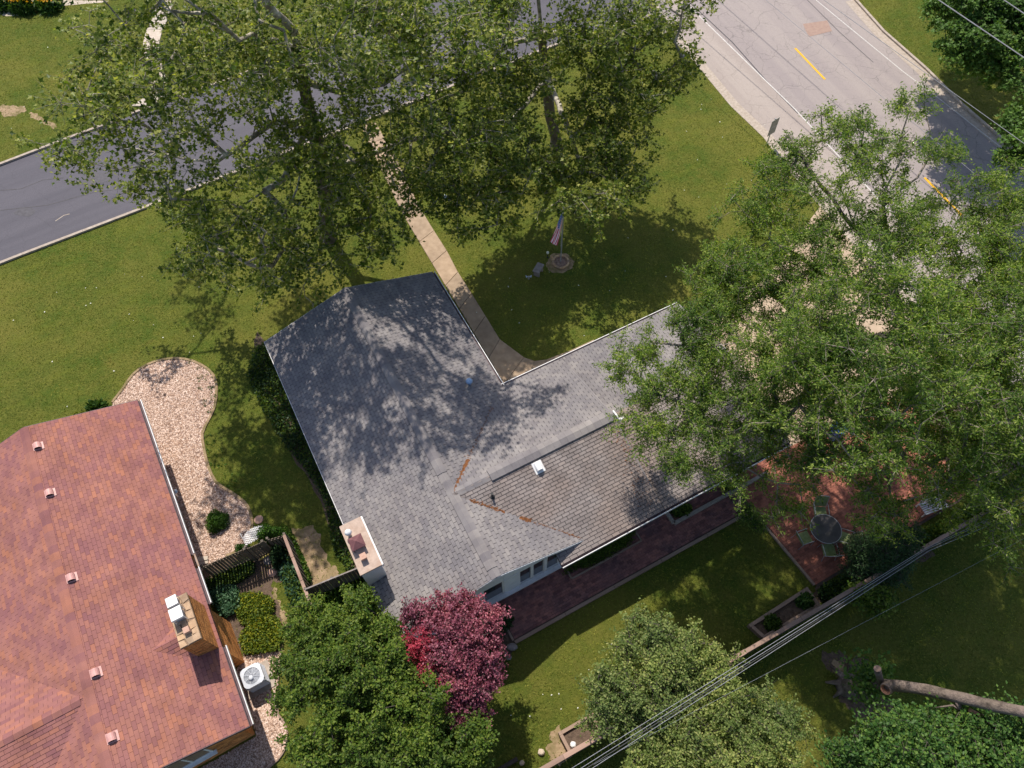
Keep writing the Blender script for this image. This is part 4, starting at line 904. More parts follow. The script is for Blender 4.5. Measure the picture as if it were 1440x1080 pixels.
# four salmon roof vents
vm = None
for t in (1.07, 3.31, 6.98, 10.61, 12.82):
    c = G2(RS + .3, t, zR(RS + .3)); Rv = R2 @ Matrix.Rotation(math.atan(KR), 3, 'Y')
    if vm is None:
        mb = MB(); mb.box((.03, 0, .015), (.36, .34, .015))
        n_ = 7
        for k in range(n_):
            a0, a1 = pi * .08 + (pi * .84) * k / n_, pi * .08 + (pi * .84) * (k + 1) / n_
            q = [Vector((.14 * cos(x), y_, .02 + .14 * sin(x))) for x in (a0, a1) for y_ in (-.13, .13)]; mb.add(q, [(1, 0, 2, 3)])
        for y_, fl in ((-.13, 1), (.13, 0)):
            q = [Vector((.14 * cos(pi * .08 + pi * .84 * k / n_), y_, .02 + .14 * sin(pi * .08 + pi * .84 * k / n_))) for k in range(n_ + 1)]
            q += [Vector((-.14, y_, .016)), Vector((.14, y_, .016))] if False else []
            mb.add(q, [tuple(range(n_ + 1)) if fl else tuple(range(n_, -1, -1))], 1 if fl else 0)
        vo = mb.build('roof_vent', [M['pink_metal'], M['hollow']], None); vm = vo.data; bpy.data.objects.remove(vo)
    o = bpy.data.objects.new('roof_vent', vm); C.objects.link(o); o.parent = rh; Mx = Rv.to_4x4(); Mx.translation = c + Vector((0, 0, .012)) - root_loc(rh); o.matrix_basis = Mx
# ================================================================== THINGS IN THE GARDENS
# air conditioner
c = P(354, 950, .85); c.z = 0; ac = thing('air_conditioner', c, 'grey air conditioning unit with round fan grille on the gravel strip', 'air conditioner')
RA = Matrix.Rotation(TH2, 3, 'Z')
MB().box(c + Vector((0, 0, .03)), (1.05, 1.05, .06), TH2).build('base_pad', M['gutter_pan'], ac)
mb = MB().box(c + Vector((0, 0, .43)), (.70, .70, .70), TH2); mb.build('cabinet', M['ac_dark'], ac)
for k in range(14):
    z = .12 + k * .047
    for a in range(4):
        R_a = Matrix.Rotation(TH2 + a * pi / 2, 3, 'Z'); MB().box(c + R_a @ Vector((.362, 0, z)), (.012, .66, .022), 0, 0, R_a).build('louvre', M['ac_top'], ac)
def octo(r, ch, z): return [c + RA @ Vector((x, y, z)) for x, y in ((r, -r + ch), (r, r - ch), (r - ch, r), (-r + ch, r), (-r, r - ch), (-r, -r + ch), (-r + ch, -r), (r - ch, -r))]
rg = MB(); n = 24; cc = c + Vector((0, 0, 0))
ring = [c + RA @ Vector((.30 * cos(2 * pi * k / n), .30 * sin(2 * pi * k / n), .84)) for k in range(n)]
sq = [c + RA @ Vector((x, y, .82)) for k in range(n) for x, y in [(lambda a: (max(-.38, min(.38, .47 * cos(a))), max(-.38, min(.38, .47 * sin(a)))))(2 * pi * k / n)]]
lo_ = [v - Vector((0, 0, .07)) for v in sq]
rg.add(ring + sq + lo_, [(k, n + k, n + (k + 1) % n, (k + 1) % n) for k in range(n)] + [(n + k, 2 * n + k, 2 * n + (k + 1) % n, n + (k + 1) % n) for k in range(n)])
rg.build('top_cover', M['ac_top'], ac)
gr = MB()
for r in [.05 + .03 * i for i in range(9)]:
    pts_ = [c + Vector((r * cos(2 * pi * k / 20), r * sin(2 * pi * k / 20), .845 - r * .02)) for k in range(21)]; gr.tube(pts_, .0045, 3, cap=False)
for k in range(8): gr.bar(c + Vector((.05 * cos(k * pi / 4), .05 * sin(k * pi / 4), .85)), c + Vector((.30 * cos(k * pi / 4), .30 * sin(k * pi / 4), .845)), .01, .008)
o = gr.build('fan_grille', M['ac_top'], ac); o['kind'] = 'stuff'
MB().lathe(c + Vector((0, 0, .80)), [(.30, 0), (.29, .005)], 24).build('fan_recess', M['ac_dark'], ac)
MB().lathe(c + RA @ Vector((-.05, -.06, .855)), [(.09, 0), (.085, .03), (.04, .045)], 16).build('fan_cap', M['ac_top'], ac, smooth=True)
# gas meter
c = P(251, 704, 0); gm = thing('gas_meter', c, 'small grey gas meter beside the red roof gutter on the gravel', 'gas meter')
MB().box(c + Vector((0, 0, .55)), (.26, .2, .3), TH2).build('meter_body', M['gal'], gm); MB().lathe(c + Vector((.05, .16, .5)), [(.02, 0), (.11, .05), (.12, .09), (.04, .14)], 12).build('regulator', M['gal'], gm)
MB().tube([c + Vector((0, .16, 0)), c + Vector((0, .16, .6)), c + Vector((0, .02, .74))], .022, 6).build('pipe', M['gal'], gm)
c = P(281, 790, 0); sp = thing('splash_block', c, 'pale concrete splash block on gravel at the foot of the red house downpipe', 'splash block')
MB().box(c + Vector((0, 0, .04)), (.7, .32, .08), TH2 - .3).build('trough', M['palewalk'], sp); MB().box(c + Vector((0, 0, .09)), (.7, .04, .05), TH2 - .3).build('rim', M['palewalk'], sp)
# stepping stones
for (x, y, r, lb) in ((364, 731, .19, 'round brown stepping stone on the lawn above the white trellis'), (383, 805, .19, 'round pinkish stepping stone lying on dark soil inside the fenced garden'), (377, 788, .19, 'round brown stepping stone just below the wooden gate')):
    c = P(x, y, 0); o = MB().lathe((0, 0, 0), [(r, 0), (r * 1.02, .02), (r * .96, .045), (r * .8, .04), (r * .77, .05)], 20, tone=.5).build('stepping_stone', M['clay'] if y != 788 else M['greystone'], None, base=None); o.location = c + Vector((0, 0, .003)); tag(o, lb, 'stepping stone', 'round stepping stones')
# trellis, white diagonal lattice leaning fan shaped
tr = thing('trellis', P(356, 755), 'small white fan shaped lattice trellis outside the garden gate', 'trellis')
tl, tr_, bl_ = P(338, 750, .62), P(368, 737, .62), P(345, 768, .5); br = P(374, 752, .5)
def quadpt(a, b): return tl.lerp(tr_, a).lerp(bl_.lerp(br, a), b)
def arcclip(a, b): return b > -.02 and b < 1.0 and (b > .28 * (2 * (a - .6)) ** 2 - .02) and b < 1.05 - .25 * abs(a - .3)
for fam in (0, 1):
    for i in range(-9, 22):
        k0 = None; seg_ = []
        for j in range(60):
            t = j / 59 * 1.6 - .3; a = t; b = (i * .17 + (t * 1.3 if fam else -t * 1.3 + .5))
            ok = 0 <= a <= 1 and arcclip(a, b)
            if ok: seg_.append((a, b))
            elif seg_: break
        if len(seg_) > 2:
            dz = Vector((0, 0, .012 * fam)); MB().bar(quadpt(*seg_[0]) + dz, quadpt(*seg_[-1]) + dz, .034, .008, up=(0, -.05, 1)).build('lattice_strip', M['white'], tr)
MB().bar(bl_ - Vector((0, 0, .25)), tl, .03, .03).build('frame_post', M['white'], tr); MB().bar(br - Vector((0, 0, .35)), tr_, .03, .03).build('frame_post', M['white'], tr)
# picket fences of the small garden
def picket_fence(a, b, h, label, gap=.115, pw=.085, lean=.0, rails=True, side=1, m='fence_wood'):
    a, b = Vector(a), Vector(b); a.z = b.z = 0; root = thing('picket_fence', a, label, 'fence', 'weathered fences of the small garden'); d = (b - a).normalized(); r = d.cross(Vector((0, 0, 1))) * side
    ln = (b - a).length; n = int(ln / gap)
    for i in range(n):
        p = a + d * (ln * (i + .5) / n); hh = h + random.uniform(-.02, .02)
        MB().bar(p + r * .03 + Vector((0, 0, .04)), p + r * (.03 + lean) + d * random.uniform(-.012, .012) + Vector((0, 0, hh)), pw, .02, up=r, tone=random.random()).build('picket', M[m], root)
    for z in (.25, h - .25): MB().bar(a + Vector((0, 0, z)), b + Vector((0, 0, z)), .035, .08, tone=.7).build('rail', M[m], root)
    k = max(1, round(ln / 2.2))
    for i in range(k + 1): p = a + d * (ln * i / k); MB().bar(p - r * .06, p - r * .06 + Vector((0, 0, h - .02)), .09, .09, up=d, tone=.4).build('post', M[m], root)
    return root
def fz(px, py, z): v = P(px, py, z); v.z = 0; return v
pA, pB = fz(283, 797, 1.5), fz(345, 770, 1.5)
picket_fence(pA, pB, 1.5, 'weathered picket fence running from the red house gutter to the wooden gate')
gA, gB = fz(346, 771, 1.45), fz(371, 760, 1.45)
gt_ = thing('garden_gate', gA, 'grey wooden gate with cross boards beside the white trellis', 'gate')
d = (gB - gA).normalized(); r = d.cross(Vector((0, 0, 1)))
for i in range(7): p = gA.lerp(gB, (i + .5) / 7); MB().bar(p + Vector((0, 0, .08)) + r * .03, p + r * .03 + Vector((0, 0, 1.45)), .075, .02, up=r, tone=random.random()).build('board', M['fence_wood'], gt_)
for z in (.2, 1.3): MB().bar(gA + Vector((0, 0, z)), gB + Vector((0, 0, z)), .03, .1).build('cross_rail', M['fence_wood'], gt_)
MB().bar(gA + Vector((0, 0, .25)), gB + Vector((0, 0, 1.25)), .03, .08).build('brace', M['fence_wood'], gt_)
for p in (gA, gB): MB().bar(p - d * .07, p - d * .07 + Vector((0, 0, 1.5)), .1, .1, up=d, tone=.3).build('gate_post', M['fence_wood'], gt_)
pC = fz(399, 752, 1.45)
picket_fence(gB + d * .12, pC, 1.45, 'short dark fence panel between the wooden gate and the ivy corner')
yb = thing('yellow_board', P(365, 787), 'thin yellow painted board propped low inside the wooden gate', 'board')
MB().bar(P(365, 787, .28), P(384, 776, .28), .05, .07).build('board', M['yellow_rail'], yb); MB().bar(P(367, 786, .0), P(367, 786, .27), .04, .04).build('support', M['yellow_rail'], yb); MB().bar(P(382, 777, .0), P(382, 777, .27), .04, .04).build('support', M['yellow_rail'], yb)
pD = fz(437, 850, 1.45)
lf = thing('board_fence', pC, 'narrow brown board fence running down from the ivy corner, seen edge on', 'fence', 'weathered fences of the small garden')
dd = (pD - pC).normalized(); rr_ = dd.cross(Vector((0, 0, 1))); ln = (pD - pC).length
for i in range(24):
    p = pC + dd * (ln * (i + .5) / 24); MB().bar(p + rr_ * (.05 if i % 2 else -.05) + Vector((0, 0, .05)), p + rr_ * (.05 if i % 2 else -.05) + Vector((0, 0, 1.42)), .11, .02, up=rr_, tone=random.random()).build('picket', M['fence_wood'], lf)
for k in range(3): MB().bar(pC + dd * (ln * k / 3 + .01) + Vector((0, 0, 1.44)), pC + dd * (ln * (k + 1) / 3 - .01) + Vector((0, 0, 1.44)), .12, .035, tone=.8).build('cap_rail', M['rail_wood'], lf)
for k in range(4): p = pC + dd * (ln * k / 3); MB().bar(p, p + Vector((0, 0, 1.4)), .07, .07, tone=.3).build('post', M['fence_wood'], lf)
pE, pF = fz(429, 829, 1.5), fz(503, 799, 1.5)
bf = thing('board_fence', pE, 'dark board fence with pale top edge joining the grey house chimney', 'fence', 'weathered fences of the small garden')
dd = (pF - pE).normalized(); rr_ = dd.cross(Vector((0, 0, 1))); ln = (pF - pE).length; n = int(ln / .14)
for i in range(n): p = pE + dd * (ln * (i + .5) / n) + rr_ * .03; MB().bar(p + Vector((0, 0, .03)), p + Vector((0, 0, 1.5 + random.uniform(-.015, .015))), ln / n - .012, .02, up=rr_, tone=random.random()).build('board', M['darkwood'], bf)
for z in (.3, 1.25): MB().bar(pE + Vector((0, 0, z)), pF + Vector((0, 0, z)), .035, .09).build('rail', M['darkwood'], bf)
MB().bar(pE + Vector((0, 0, 1.52)), pF + Vector((0, 0, 1.52)), .05, .03).build('cap_rail', M['greystone'], bf)
for k in (0, .5, 1): p = pE.lerp(pF, k) - rr_ * .06; MB().bar(p, p + Vector((0, 0, 1.48)), .09, .09).build('post', M['fence_wood'], bf)
# rear boundary fence: board face, lattice top, brown cap
fA, fB = P(700, 1118, 1.75), P(1412, 705, 1.75); fA.z = fB.z = 0; fd = (fB - fA).normalized(); fr = fd.cross(Vector((0, 0, 1))); fl = (fB - fA).length
rf_ = thing('rear_fence', fA, 'long wooden rear fence with brown cap rail, solid boards and lattice top', 'fence')
nb = int(fl / .145)
for i in range(nb): p = fA + fd * (fl * (i + .5) / nb) + fr * .03; MB().bar(p + Vector((0, 0, .03)), p + Vector((0, 0, 1.22)), .137, .02, up=fr, tone=random.random()).build('board', M['darkwood'], rf_)
npan = round(fl / 2.4)
lat = MB()
for i in range(npan):
    p0, p1 = fA + fd * (fl * i / npan + .05), fA + fd * (fl * (i + 1) / npan - .05); L_ = (p1 - p0).length; z0, z1 = 1.25, 1.72; hh = z1 - z0
    for fam in (0, 1):
        k = -hh
        while k < L_:
            a0, b0 = k, z0; a1, b1 = k + hh, z1
            if a0 < 0: b0 += -a0; a0 = 0
            if a1 > L_: b1 -= a1 - L_; a1 = L_
            if b1 > b0 + .03:
                zz = (b0, b1) if fam == 0 else (z1 - (b0 - z0), z1 - (b1 - z0)); lat.bar(p0 + fd * a0 + fr * (.006 * (2 * fam - 1)) + Vector((0, 0, zz[0])), p0 + fd * a1 + fr * (.006 * (2 * fam - 1)) + Vector((0, 0, zz[1])), .035, .008, up=fr)
            k += .10
o = lat.build('lattice', M['fence_wood'], rf_); o['kind'] = 'stuff'
for i in range(npan + 1): p = fA + fd * (fl * i / npan); MB().bar(p - fr * .04, p - fr * .04 + Vector((0, 0, 1.72)), .09, .09, up=fd, tone=.5).build('post', M['fence_wood'], rf_)
for i in range(npan): p0, p1 = fA + fd * (fl * i / npan + .004), fA + fd * (fl * (i + 1) / npan - .004); MB().bar(p0 + Vector((0, 0, 1.745)), p1 + Vector((0, 0, 1.745)), .14 if i > 3 else .16, .04, tone=random.random()).build('cap_rail', M['rail_wood'], rf_)
for z in (.3, 1.23): MB().bar(fA + Vector((0, 0, z)), fB + Vector((0, 0, z)), .04, .05).build('rail', M['fence_wood'], rf_)
# raised beds
def raised_bed(label, quad, h, w, inner=True):
    q = [Vector(p) for p in quad]; root = thing('raised_bed', q[0], label, 'raised bed', 'timber raised beds'); n = len(q)
    for i in range(n):
        a, b = q[i].copy(), q[(i + 1) % n].copy()
        for lvl in range(2): a.z = b.z = h * (lvl + .5) / 2; dd = (b - a).normalized(); MB().bar(a + dd * (w / 2 + .004), b - dd * (w / 2 + .004) if i % 2 == 0 else b - dd * (w / 2 + .004), w, h / 2 - .006, tone=random.random()).build('timber', M['timber'], root)
        c_ = q[i]; MB().box((c_.x, c_.y, h / 2 + .003), (w * .98, w * .98, h + .006), TH, tone=.4).build('corner_post', M['timber'], root)
    MB().prism([(p.x, p.y) for p in q], .002, h * .62).build('soil', M['soil'], root)
    return root
z3 = .3
raised_bed('timber raised bed with two leafy plants at the lower corner of the patio', [P(1056, 879, z3), P(1135, 828, z3), P(1151, 850, z3), P(1075, 896, z3)], .3, .13)
raised_bed('sunlit timber raised bed with bare soil and a white stone', [P(788, 1031, z3), P(833, 1005, z3), P(847, 1035, z3), P(803, 1060, z3)], .3, .12)
e = thing('low_timber', P(960, 925), 'short timber end poking out of the grey green tree near the lawn', 'timber'); timber_run(e, [P(975, 920), P(1003, 905)], .12, .14)
e = thing('low_timber', P(705, 1080), 'dark timber at the bottom edge of the lawn beside a pale stone', 'timber'); timber_run(e, [P(690, 1090), P(728, 1067)], .14, .16, m=M['darkwood'])
e = thing('planter_border', P(745, 890), 'low border around the clipped hedge by the blue windows', 'border')
timber_run(e, [G(-1.05, 7.22), G(-1.05, 7.84), G(2.25, 7.84), G(2.25, 7.3)], .07, .12, z0=.0)
e = thing('planter_border', G(3.8, 7.8), 'wide concrete border around the dark planting bed below the white gutter', 'border')
timber_run(e, [G(3.82, 7.25), G(3.82, 7.87), G(8.6, 7.87)], .15, .16, m=M['gutter_pan'], z0=.02)
sheet('planting_bed_soil', [G(3.9, 7.2), G(8.6, 7.2), G(8.6, 7.8), G(3.9, 7.8)], .045, M['soil']); sheet('planting_bed_soil', [G(-1, 7.22), G(2.2, 7.22), G(2.2, 7.8), G(-1, 7.8)], .045, M['soil'])
# stones
def rock(px, py, r, h, m, label, name='rock', sx=1.0, rz=0.0, z=0.0):
    c = P(px, py, z); mb = MB(); n = 9; rings = []
    for (f, zz) in ((.85, 0), (1.0, .3), (.9, .7), (.55, .95)):
        rings.append([c + Vector((r * f * sx * cos(2 * pi * k / n + rz) * random.uniform(.85, 1.12), r * f * sin(2 * pi * k / n + rz) * random.uniform(.85, 1.12), h * zz)) for k in range(n)])
    vs = sum(rings, []) + [c + Vector((0, 0, h))]
    fs = [(i * n + k, i * n + (k + 1) % n, (i + 1) * n + (k + 1) % n, (i + 1) * n + k) for i in range(3) for k in range(n)] + [(3 * n + k, 3 * n + (k + 1) % n, 4 * n) for k in range(n)] + [tuple(range(n - 1, -1, -1))]
    o = mb.add(vs, fs).build(name, m, None, base=c); tag(o, label, 'stone' if name != 'rock' else 'rock'); return o
rock(761, 1058, .13, .14, M['rock'], 'tan rock lying alone on the lawn left of the sunlit raised bed')
rock(806, 1047, .11, .1, M['white'], 'white stone on the soil of the sunlit raised bed', z=.17)
rock(734, 1073, .1, .12, M['rock'], 'pale stone at the bottom edge beside the dark timber')
rock(720, 910, .15, .16, M['greystone'], 'upright grey stone at the end corner of the brick path', 'stone', 1.5, 1.0)
rock(714, 925, .10, .1, M['greystone'], 'small grey stone bordering the shrub bed below the upright stone', 'stone', 1.6, 1.1); rock(709, 935, .09, .08, M['straw'], 'flat tan stone at the tail of the shrub bed border', 'stone', 1.8, 1.1)
e = thing('white_stake', P(707, 912), 'thin white plastic stake lying in the shrub bed', 'stake'); MB().tube([P(705, 910, .12), P(712, 920, .12)], .018, 6).build('shaft', M['white'], e); MB().box(P(704.5, 909.5, .13), (.06, .06, .03), .3).build('tip', M['blue_plastic'], e)
# flagpole, ring of stones, lamp, bench, bird bath
c = P(788.5, 368, 0); fp = thing('flagpole', c, 'slim grey flagpole standing in a gravel circle on the front lawn', 'flagpole')
MB().tube([c, c + Vector((0, 0, 2)), c + Vector((0, 0, 4.0))], [.035, .03, .02], 10).build('pole', M['gal'], fp); MB().lathe(c + Vector((0, 0, 4.0)), [(.02, 0), (.05, .03), (.055, .06), (.03, .1)], 12).build('finial', M['gal'], fp, smooth=True)
MB().tube([c + Vector((-.04, 0, 3.95)), c + Vector((-.045, -.02, 1.2))], .006, 4).build('halyard', M['white'], fp)
fg = thing('flag', c + Vector((0, 0, 3.8)), 'american flag hanging limp from the pole over the front lawn', 'flag')
h0, h1 = c + Vector((-.05, 0, 3.72)), c + Vector((-.05, 0, 2.75)); f0, f1 = P(772.5, 340, 2.35), P(784, 346, 2.0)
NU, NV = 26, 13
def fpnt(u, v):
    p = h0.lerp(f0, u).lerp(h1.lerp(f1, u), v); k = min(1, u * 2.5); wv = .035 * k * sin(v * 9 + u * 3) + .03 * k * sin(v * 17 - u * 5)
    return p + Vector((.35, -.9, .1)) * wv + Vector((0, 0, -.12 * sin(pi * u)))
vs = [fpnt(i / NU, j / NV) for i in range(NU + 1) for j in range(NV + 1)]
def stripe(j0, j1, i0, i1):
    mb = MB(); W_ = j1 - j0 + 1; mb.add([fpnt(i / NU, j / NV) for i in range(i0, i1 + 1) for j in range(j0, j1 + 1)], [((i) * W_ + j, (i + 1) * W_ + j, (i + 1) * W_ + j + 1, i * W_ + j + 1) for i in range(i1 - i0) for j in range(j1 - j0)]); return mb
for j in range(13): stripe(j, j + 1, 10 if j < 7 else 0, NU).build('stripe', M['flag_red'] if j % 2 == 0 else M['flag_white'], fg, smooth=True)
cn = stripe(0, 7, 0, 10).build('canton', M['flag_blue'], fg, smooth=True)
for row in range(9):
    for col in range(6 if row % 2 == 0 else 5):
        u = (.4 / 12) * (1 + 2 * col + (row % 2)); v = (7 / 13) / 10 * (row + 1); p = fpnt(u, v); du = (fpnt(u + .01, v) - p).normalized(); dv = (fpnt(u, v + .01) - p).normalized(); nn = du.cross(dv).normalized()
        mb = MB()
        for sg in (.004, -.004):
            pts_ = [p + nn * sg + (du * cos(2 * pi * k / 10) + dv * sin(2 * pi * k / 10)) * (.026 if k % 2 == 0 else .011) for k in range(10)]; mb.add(pts_, [tuple(range(10))])
        mb.build('star', M['flag_white'], cn)
rc_ = P(788.5, 369, 0); rt = thing('stone_ring', rc_, 'small ring of stones filled with gravel around the foot of the flagpole', 'stone ring')
for k in range(16):
    a = 2 * pi * k / 16; p = rc_ + Vector((.40 * cos(a), .40 * sin(a), .045)); MB().box(p, (.15, .10, .09), a + pi / 2, tone=random.random()).build('stone', M['flag_stone'], rt)
MB().lathe(rc_, [(.36, 0), (.35, .03)], 20).build('gravel', M['gravel_base'], rt)['kind'] = 'stuff'
c = P(770, 362, 0); lp = thing('garden_lamp', c, 'small garden spotlight left of the flagpole ring', 'lamp'); MB().tube([c, c + Vector((0, 0, .3))], .018, 6).build('stem', M['black'], lp); MB().lathe(c + Vector((0, 0, .3)), [(.05, 0), (.07, .05), (.07, .1), (.02, .13)], 12).build('lamp_head', M['white_bloom'], lp); MB().lathe(c, [(.06, 0), (.05, .03)], 10).build('base', M['black'], lp)
c = P(757, 384, 0); be = thing('stone_bench', c, 'small grey stone bench tilted on the shaded front lawn', 'bench'); Rz = radians(62)
MB().box(c + Vector((0, 0, .40)), (.62, .36, .07), Rz).build('seat', M['greystone'], be)
for s_ in (-.2, .2): p = c + Vector((cos(Rz) * s_, sin(Rz) * s_, .18)); MB().box(p, (.08, .3, .36), Rz).build('leg', M['greystone'], be)
c = P(743.5, 392, 0); o_ = thing('garden_ornament', c, 'little pale winged garden ornament on the grass left of the stone bench', 'ornament'); MB().lathe(c, [(.05, 0), (.035, .1), (.05, .16), (.02, .22)], 10).build('body', M['gal'], o_)
for s_ in (-1, 1): MB().add([c + Vector((0, 0, .16)), c + Vector((s_ * .16, .06, .22)), c + Vector((s_ * .13, -.05, .15))], [(0, 1, 2)]).build('wing', M['gal'], o_)
c = P(629, 306, 0); bb = thing('bird_feeder', c, 'pale blue bird feeder on a thin pole glimpsed through the sycamore', 'bird feeder'); MB().tube([c, c + Vector((0, 0, 1.5))], .015, 6).build('pole', M['gal'], bb); MB().lathe(c + Vector((0, 0, 1.45)), [(.06, 0), (.14, .03), (.15, .06), (.05, .2)], 12).build('roof', M['blue_cap'], bb)
# road sign seen from behind
c = P(1078, 203, 0); sg = thing('road_sign', c, 'back of a metal road sign on a thin post at the road edge', 'road sign')
dsg = (P(1089, 168, 2.0) - P(1076, 176, 2.0)); dsg.z = 0; dsg.normalize()
MB().tube([c, c + Vector((0, 0, 1.8))], .03, 8).build('post', M['gal'], sg); cz = c + Vector((0, 0, 1.25)); up_ = Vector((0, 0, 1)); dn = dsg.cross(up_)
MB().bar(cz + dn * .05 - up_ * .50, cz + dn * .05 + up_ * .52, .6, .015, up=dn).build('sign_panel', M['sign_back'], sg); MB().bar(cz - dsg * .25 + dn * .035, cz + dsg * .25 + dn * .035, .02, .05, up=dn).build('bracket', M['gal'], sg)
# patio furniture
c = P(1153, 752, 0); tb = thing('patio_table', c, 'round smoked glass patio table on the salmon brick patio', 'table')
MB().lathe(c + Vector((0, 0, .71)), [(.60, 0), (.60, .012)], 32).build('glass_top', M['smoke_glass'], tb)
MB().tube([c + Vector((.61 * cos(2 * pi * k / 32), .61 * sin(2 * pi * k / 32), .715)) for k in range(33)], .016, 6, cap=False).build('rim', M['gal'], tb)
for k in range(4): a = pi / 4 + k * pi / 2; MB().tube([c + Vector((.15 * cos(a), .15 * sin(a), .70)), c + Vector((.22 * cos(a), .22 * sin(a), .35)), c + Vector((.45 * cos(a), .45 * sin(a), 0))], .016, 6).build('leg', M['steel_dark'], tb)
tc = c
def chair(ang, dist, label):
    p = tc + Vector((cos(ang), sin(ang), 0)) * dist; root = thing('patio_chair', p, label, 'chair', 'green sling chairs round the patio table'); Rm = Matrix.Rotation(ang - pi / 2, 3, 'Z')    # local +y points away from the table
    X = lambda x, y, z: p + Rm @ Vector((x, y, z))
    MB().add([X(-.25, -.24, .43), X(.25, -.24, .43), X(.25, .22, .40), X(-.25, .22, .40), X(-.25, -.24, .41), X(.25, -.24, .41), X(.25, .22, .38), X(-.25, .22, .38)], [(0, 1, 2, 3), (7, 6, 5, 4), (0, 4, 5, 1), (1, 5, 6, 2), (2, 6, 7, 3), (3, 7, 4, 0)]).build('seat', M['cushion'], root)
    MB().add([X(-.24, .23, .42), X(.24, .23, .42), X(.24, .42, .98), X(-.24, .42, .98), X(-.24, .25, .42), X(.24, .25, .42), X(.24, .44, .98), X(-.24, .44, .98)], [(0, 1, 2, 3), (7, 6, 5, 4), (0, 4, 5, 1), (1, 5, 6, 2), (2, 6, 7, 3), (3, 7, 4, 0)]).build('backrest', M['cushion'], root)
    for s_ in (-1, 1):
        MB().tube([X(.28 * s_, -.26, 0), X(.27 * s_, -.24, .43), X(.28 * s_, -.2, .63), X(.28 * s_, .2, .64), X(.27 * s_, .3, .6)], .014, 6).build('armrest', M['gal'], root)
        MB().tube([X(.27 * s_, .34, 0), X(.265 * s_, .22, .42), X(.265 * s_, .43, 1.0)], .014, 6).build('leg', M['gal'], root)
    MB().tube([X(-.265, .43, 1.0), X(0, .45, 1.04), X(.265, .43, 1.0)], .014, 6).build('top_rail', M['gal'], root)
chair(radians(-88), .78, 'green sling patio chair directly below the round table, nearest the fence'); chair(radians(-22), .85, 'green sling patio chair at the lower right of the round table'); chair(radians(197), .86, 'green sling patio chair at the left of the round table by the lawn edge'); chair(radians(85), .85, 'green sling patio chair above the round table, half hidden by leaves')
c = P(1306, 716, 0); lo_ = thing('garden_bench', c, 'white slatted garden bench under the locust by the rear fence', 'bench'); Rm = Matrix.Rotation(TH - .15, 3, 'Z'); X = lambda x, y, z: c + Rm @ Vector((x, y, z))
for k in range(6): MB().bar(X(-.55, -.22 + k * .085, .44), X(.55, -.22 + k * .085, .44), .06, .02).build('slat', M['white'], lo_)
for k in range(5): MB().bar(X(-.55, .25 + k * .02, .54 + k * .085), X(.55, .25 + k * .02, .54 + k * .085), .02, .06).build('back_slat', M['white'], lo_)
for x in (-.5, .5):
    for y in (-.2, .25): MB().bar(X(x, y, 0), X(x, y, .43 if y < 0 else .95), .05, .05, up=(1, 0, 0)).build('leg', M['white'], lo_)
c = P(1172, 614, 0); bn = thing('storage_bin', c, 'blue plastic bin glimpsed under the locust canopy by the garage', 'bin')
MB().box(c + Vector((0, 0, .45)), (.5, .5, .9), TH).build('body', M['blue_plastic'], bn); MB().box(c + Vector((0, 0, .93)), (.58, .58, .06), TH).build('lid', M['blue_plastic'], bn)
for s_ in (-1, 1): MB().tube([c + AX * (.2 * s_) + BX * .25 + Vector((0, 0, .1)) - AX * .03, c + AX * (.2 * s_) + BX * .25 + Vector((0, 0, .1)) + AX * .03], .1, 12).build('wheel', M['black'], bn)
# overhead cables
def cable(pts, r, label, m=None, group='overhead utility cables'):
    pts = [Vector(p) for p in pts]; root = MB().tube(pts, r, 5).build('overhead_cable', m or M['cable'], None, base=pts[0]); tag(root, label, 'cable', group)
def sag(a, b, s, n=18): return [a.lerp(b, i / n) - Vector((0, 0, s * 4 * (i / n) * (1 - i / n))) for i in range(n + 1)]
ZW = 5.2
for i, (x0, x1, y2, lb) in enumerate(((803, 1301, 732, 'upper left cable of the thick bundle above the rear fence'), (816, 1303, 735, 'middle dark cable of the bundle above the rear fence'), (824, 1304, 738, 'thick black cable of the bundle above the rear fence'), (832, 1306, 741, 'lowest pale cable of the bundle above the rear fence'))):
    a = P(x0, 1081, ZW); b = P(x1, 773 + (i - 1.5) * 1.2, ZW); e2 = P(1385, y2, ZW); d_ = (b - a).normalized(); d2 = (e2 - b).normalized()
    cable([a - d_ * 22, a, b, e2, e2 + d2 * 40], .008 if i != 2 else .014, lb, M['black'] if i == 2 else M['cable'])
a, b = P(1050, 962, 5), P(1290, 836, 5); d_ = (b - a).normalized(); cable([a - d_ * 20, a, b, b + d_ * 40], 0.003, 'very thin single wire crossing above the shaded rear lawn', M['ac_dark'])
for (p0, p1, z, r, lb) in (((1320, 0), (1440, 81), 9, .022, 'bright white cable crossing the maple at the top right corner'), ((1412, 0), (1440, 19), 9, .022, 'second bright cable cutting the very top right corner'), ((1312, 110), (1432, 196), 8, .012, 'thin pale cable along the far kerb of the main road'), ((1077, 0), (1262, 154), 8, .008, 'thin pale wire crossing the main road above the yellow dash')):
    a, b = P(*p0, z), P(*p1, z); d_ = (b - a).normalized(); cable([a - d_ * 30, a, b, b + d_ * 45], r, lb)

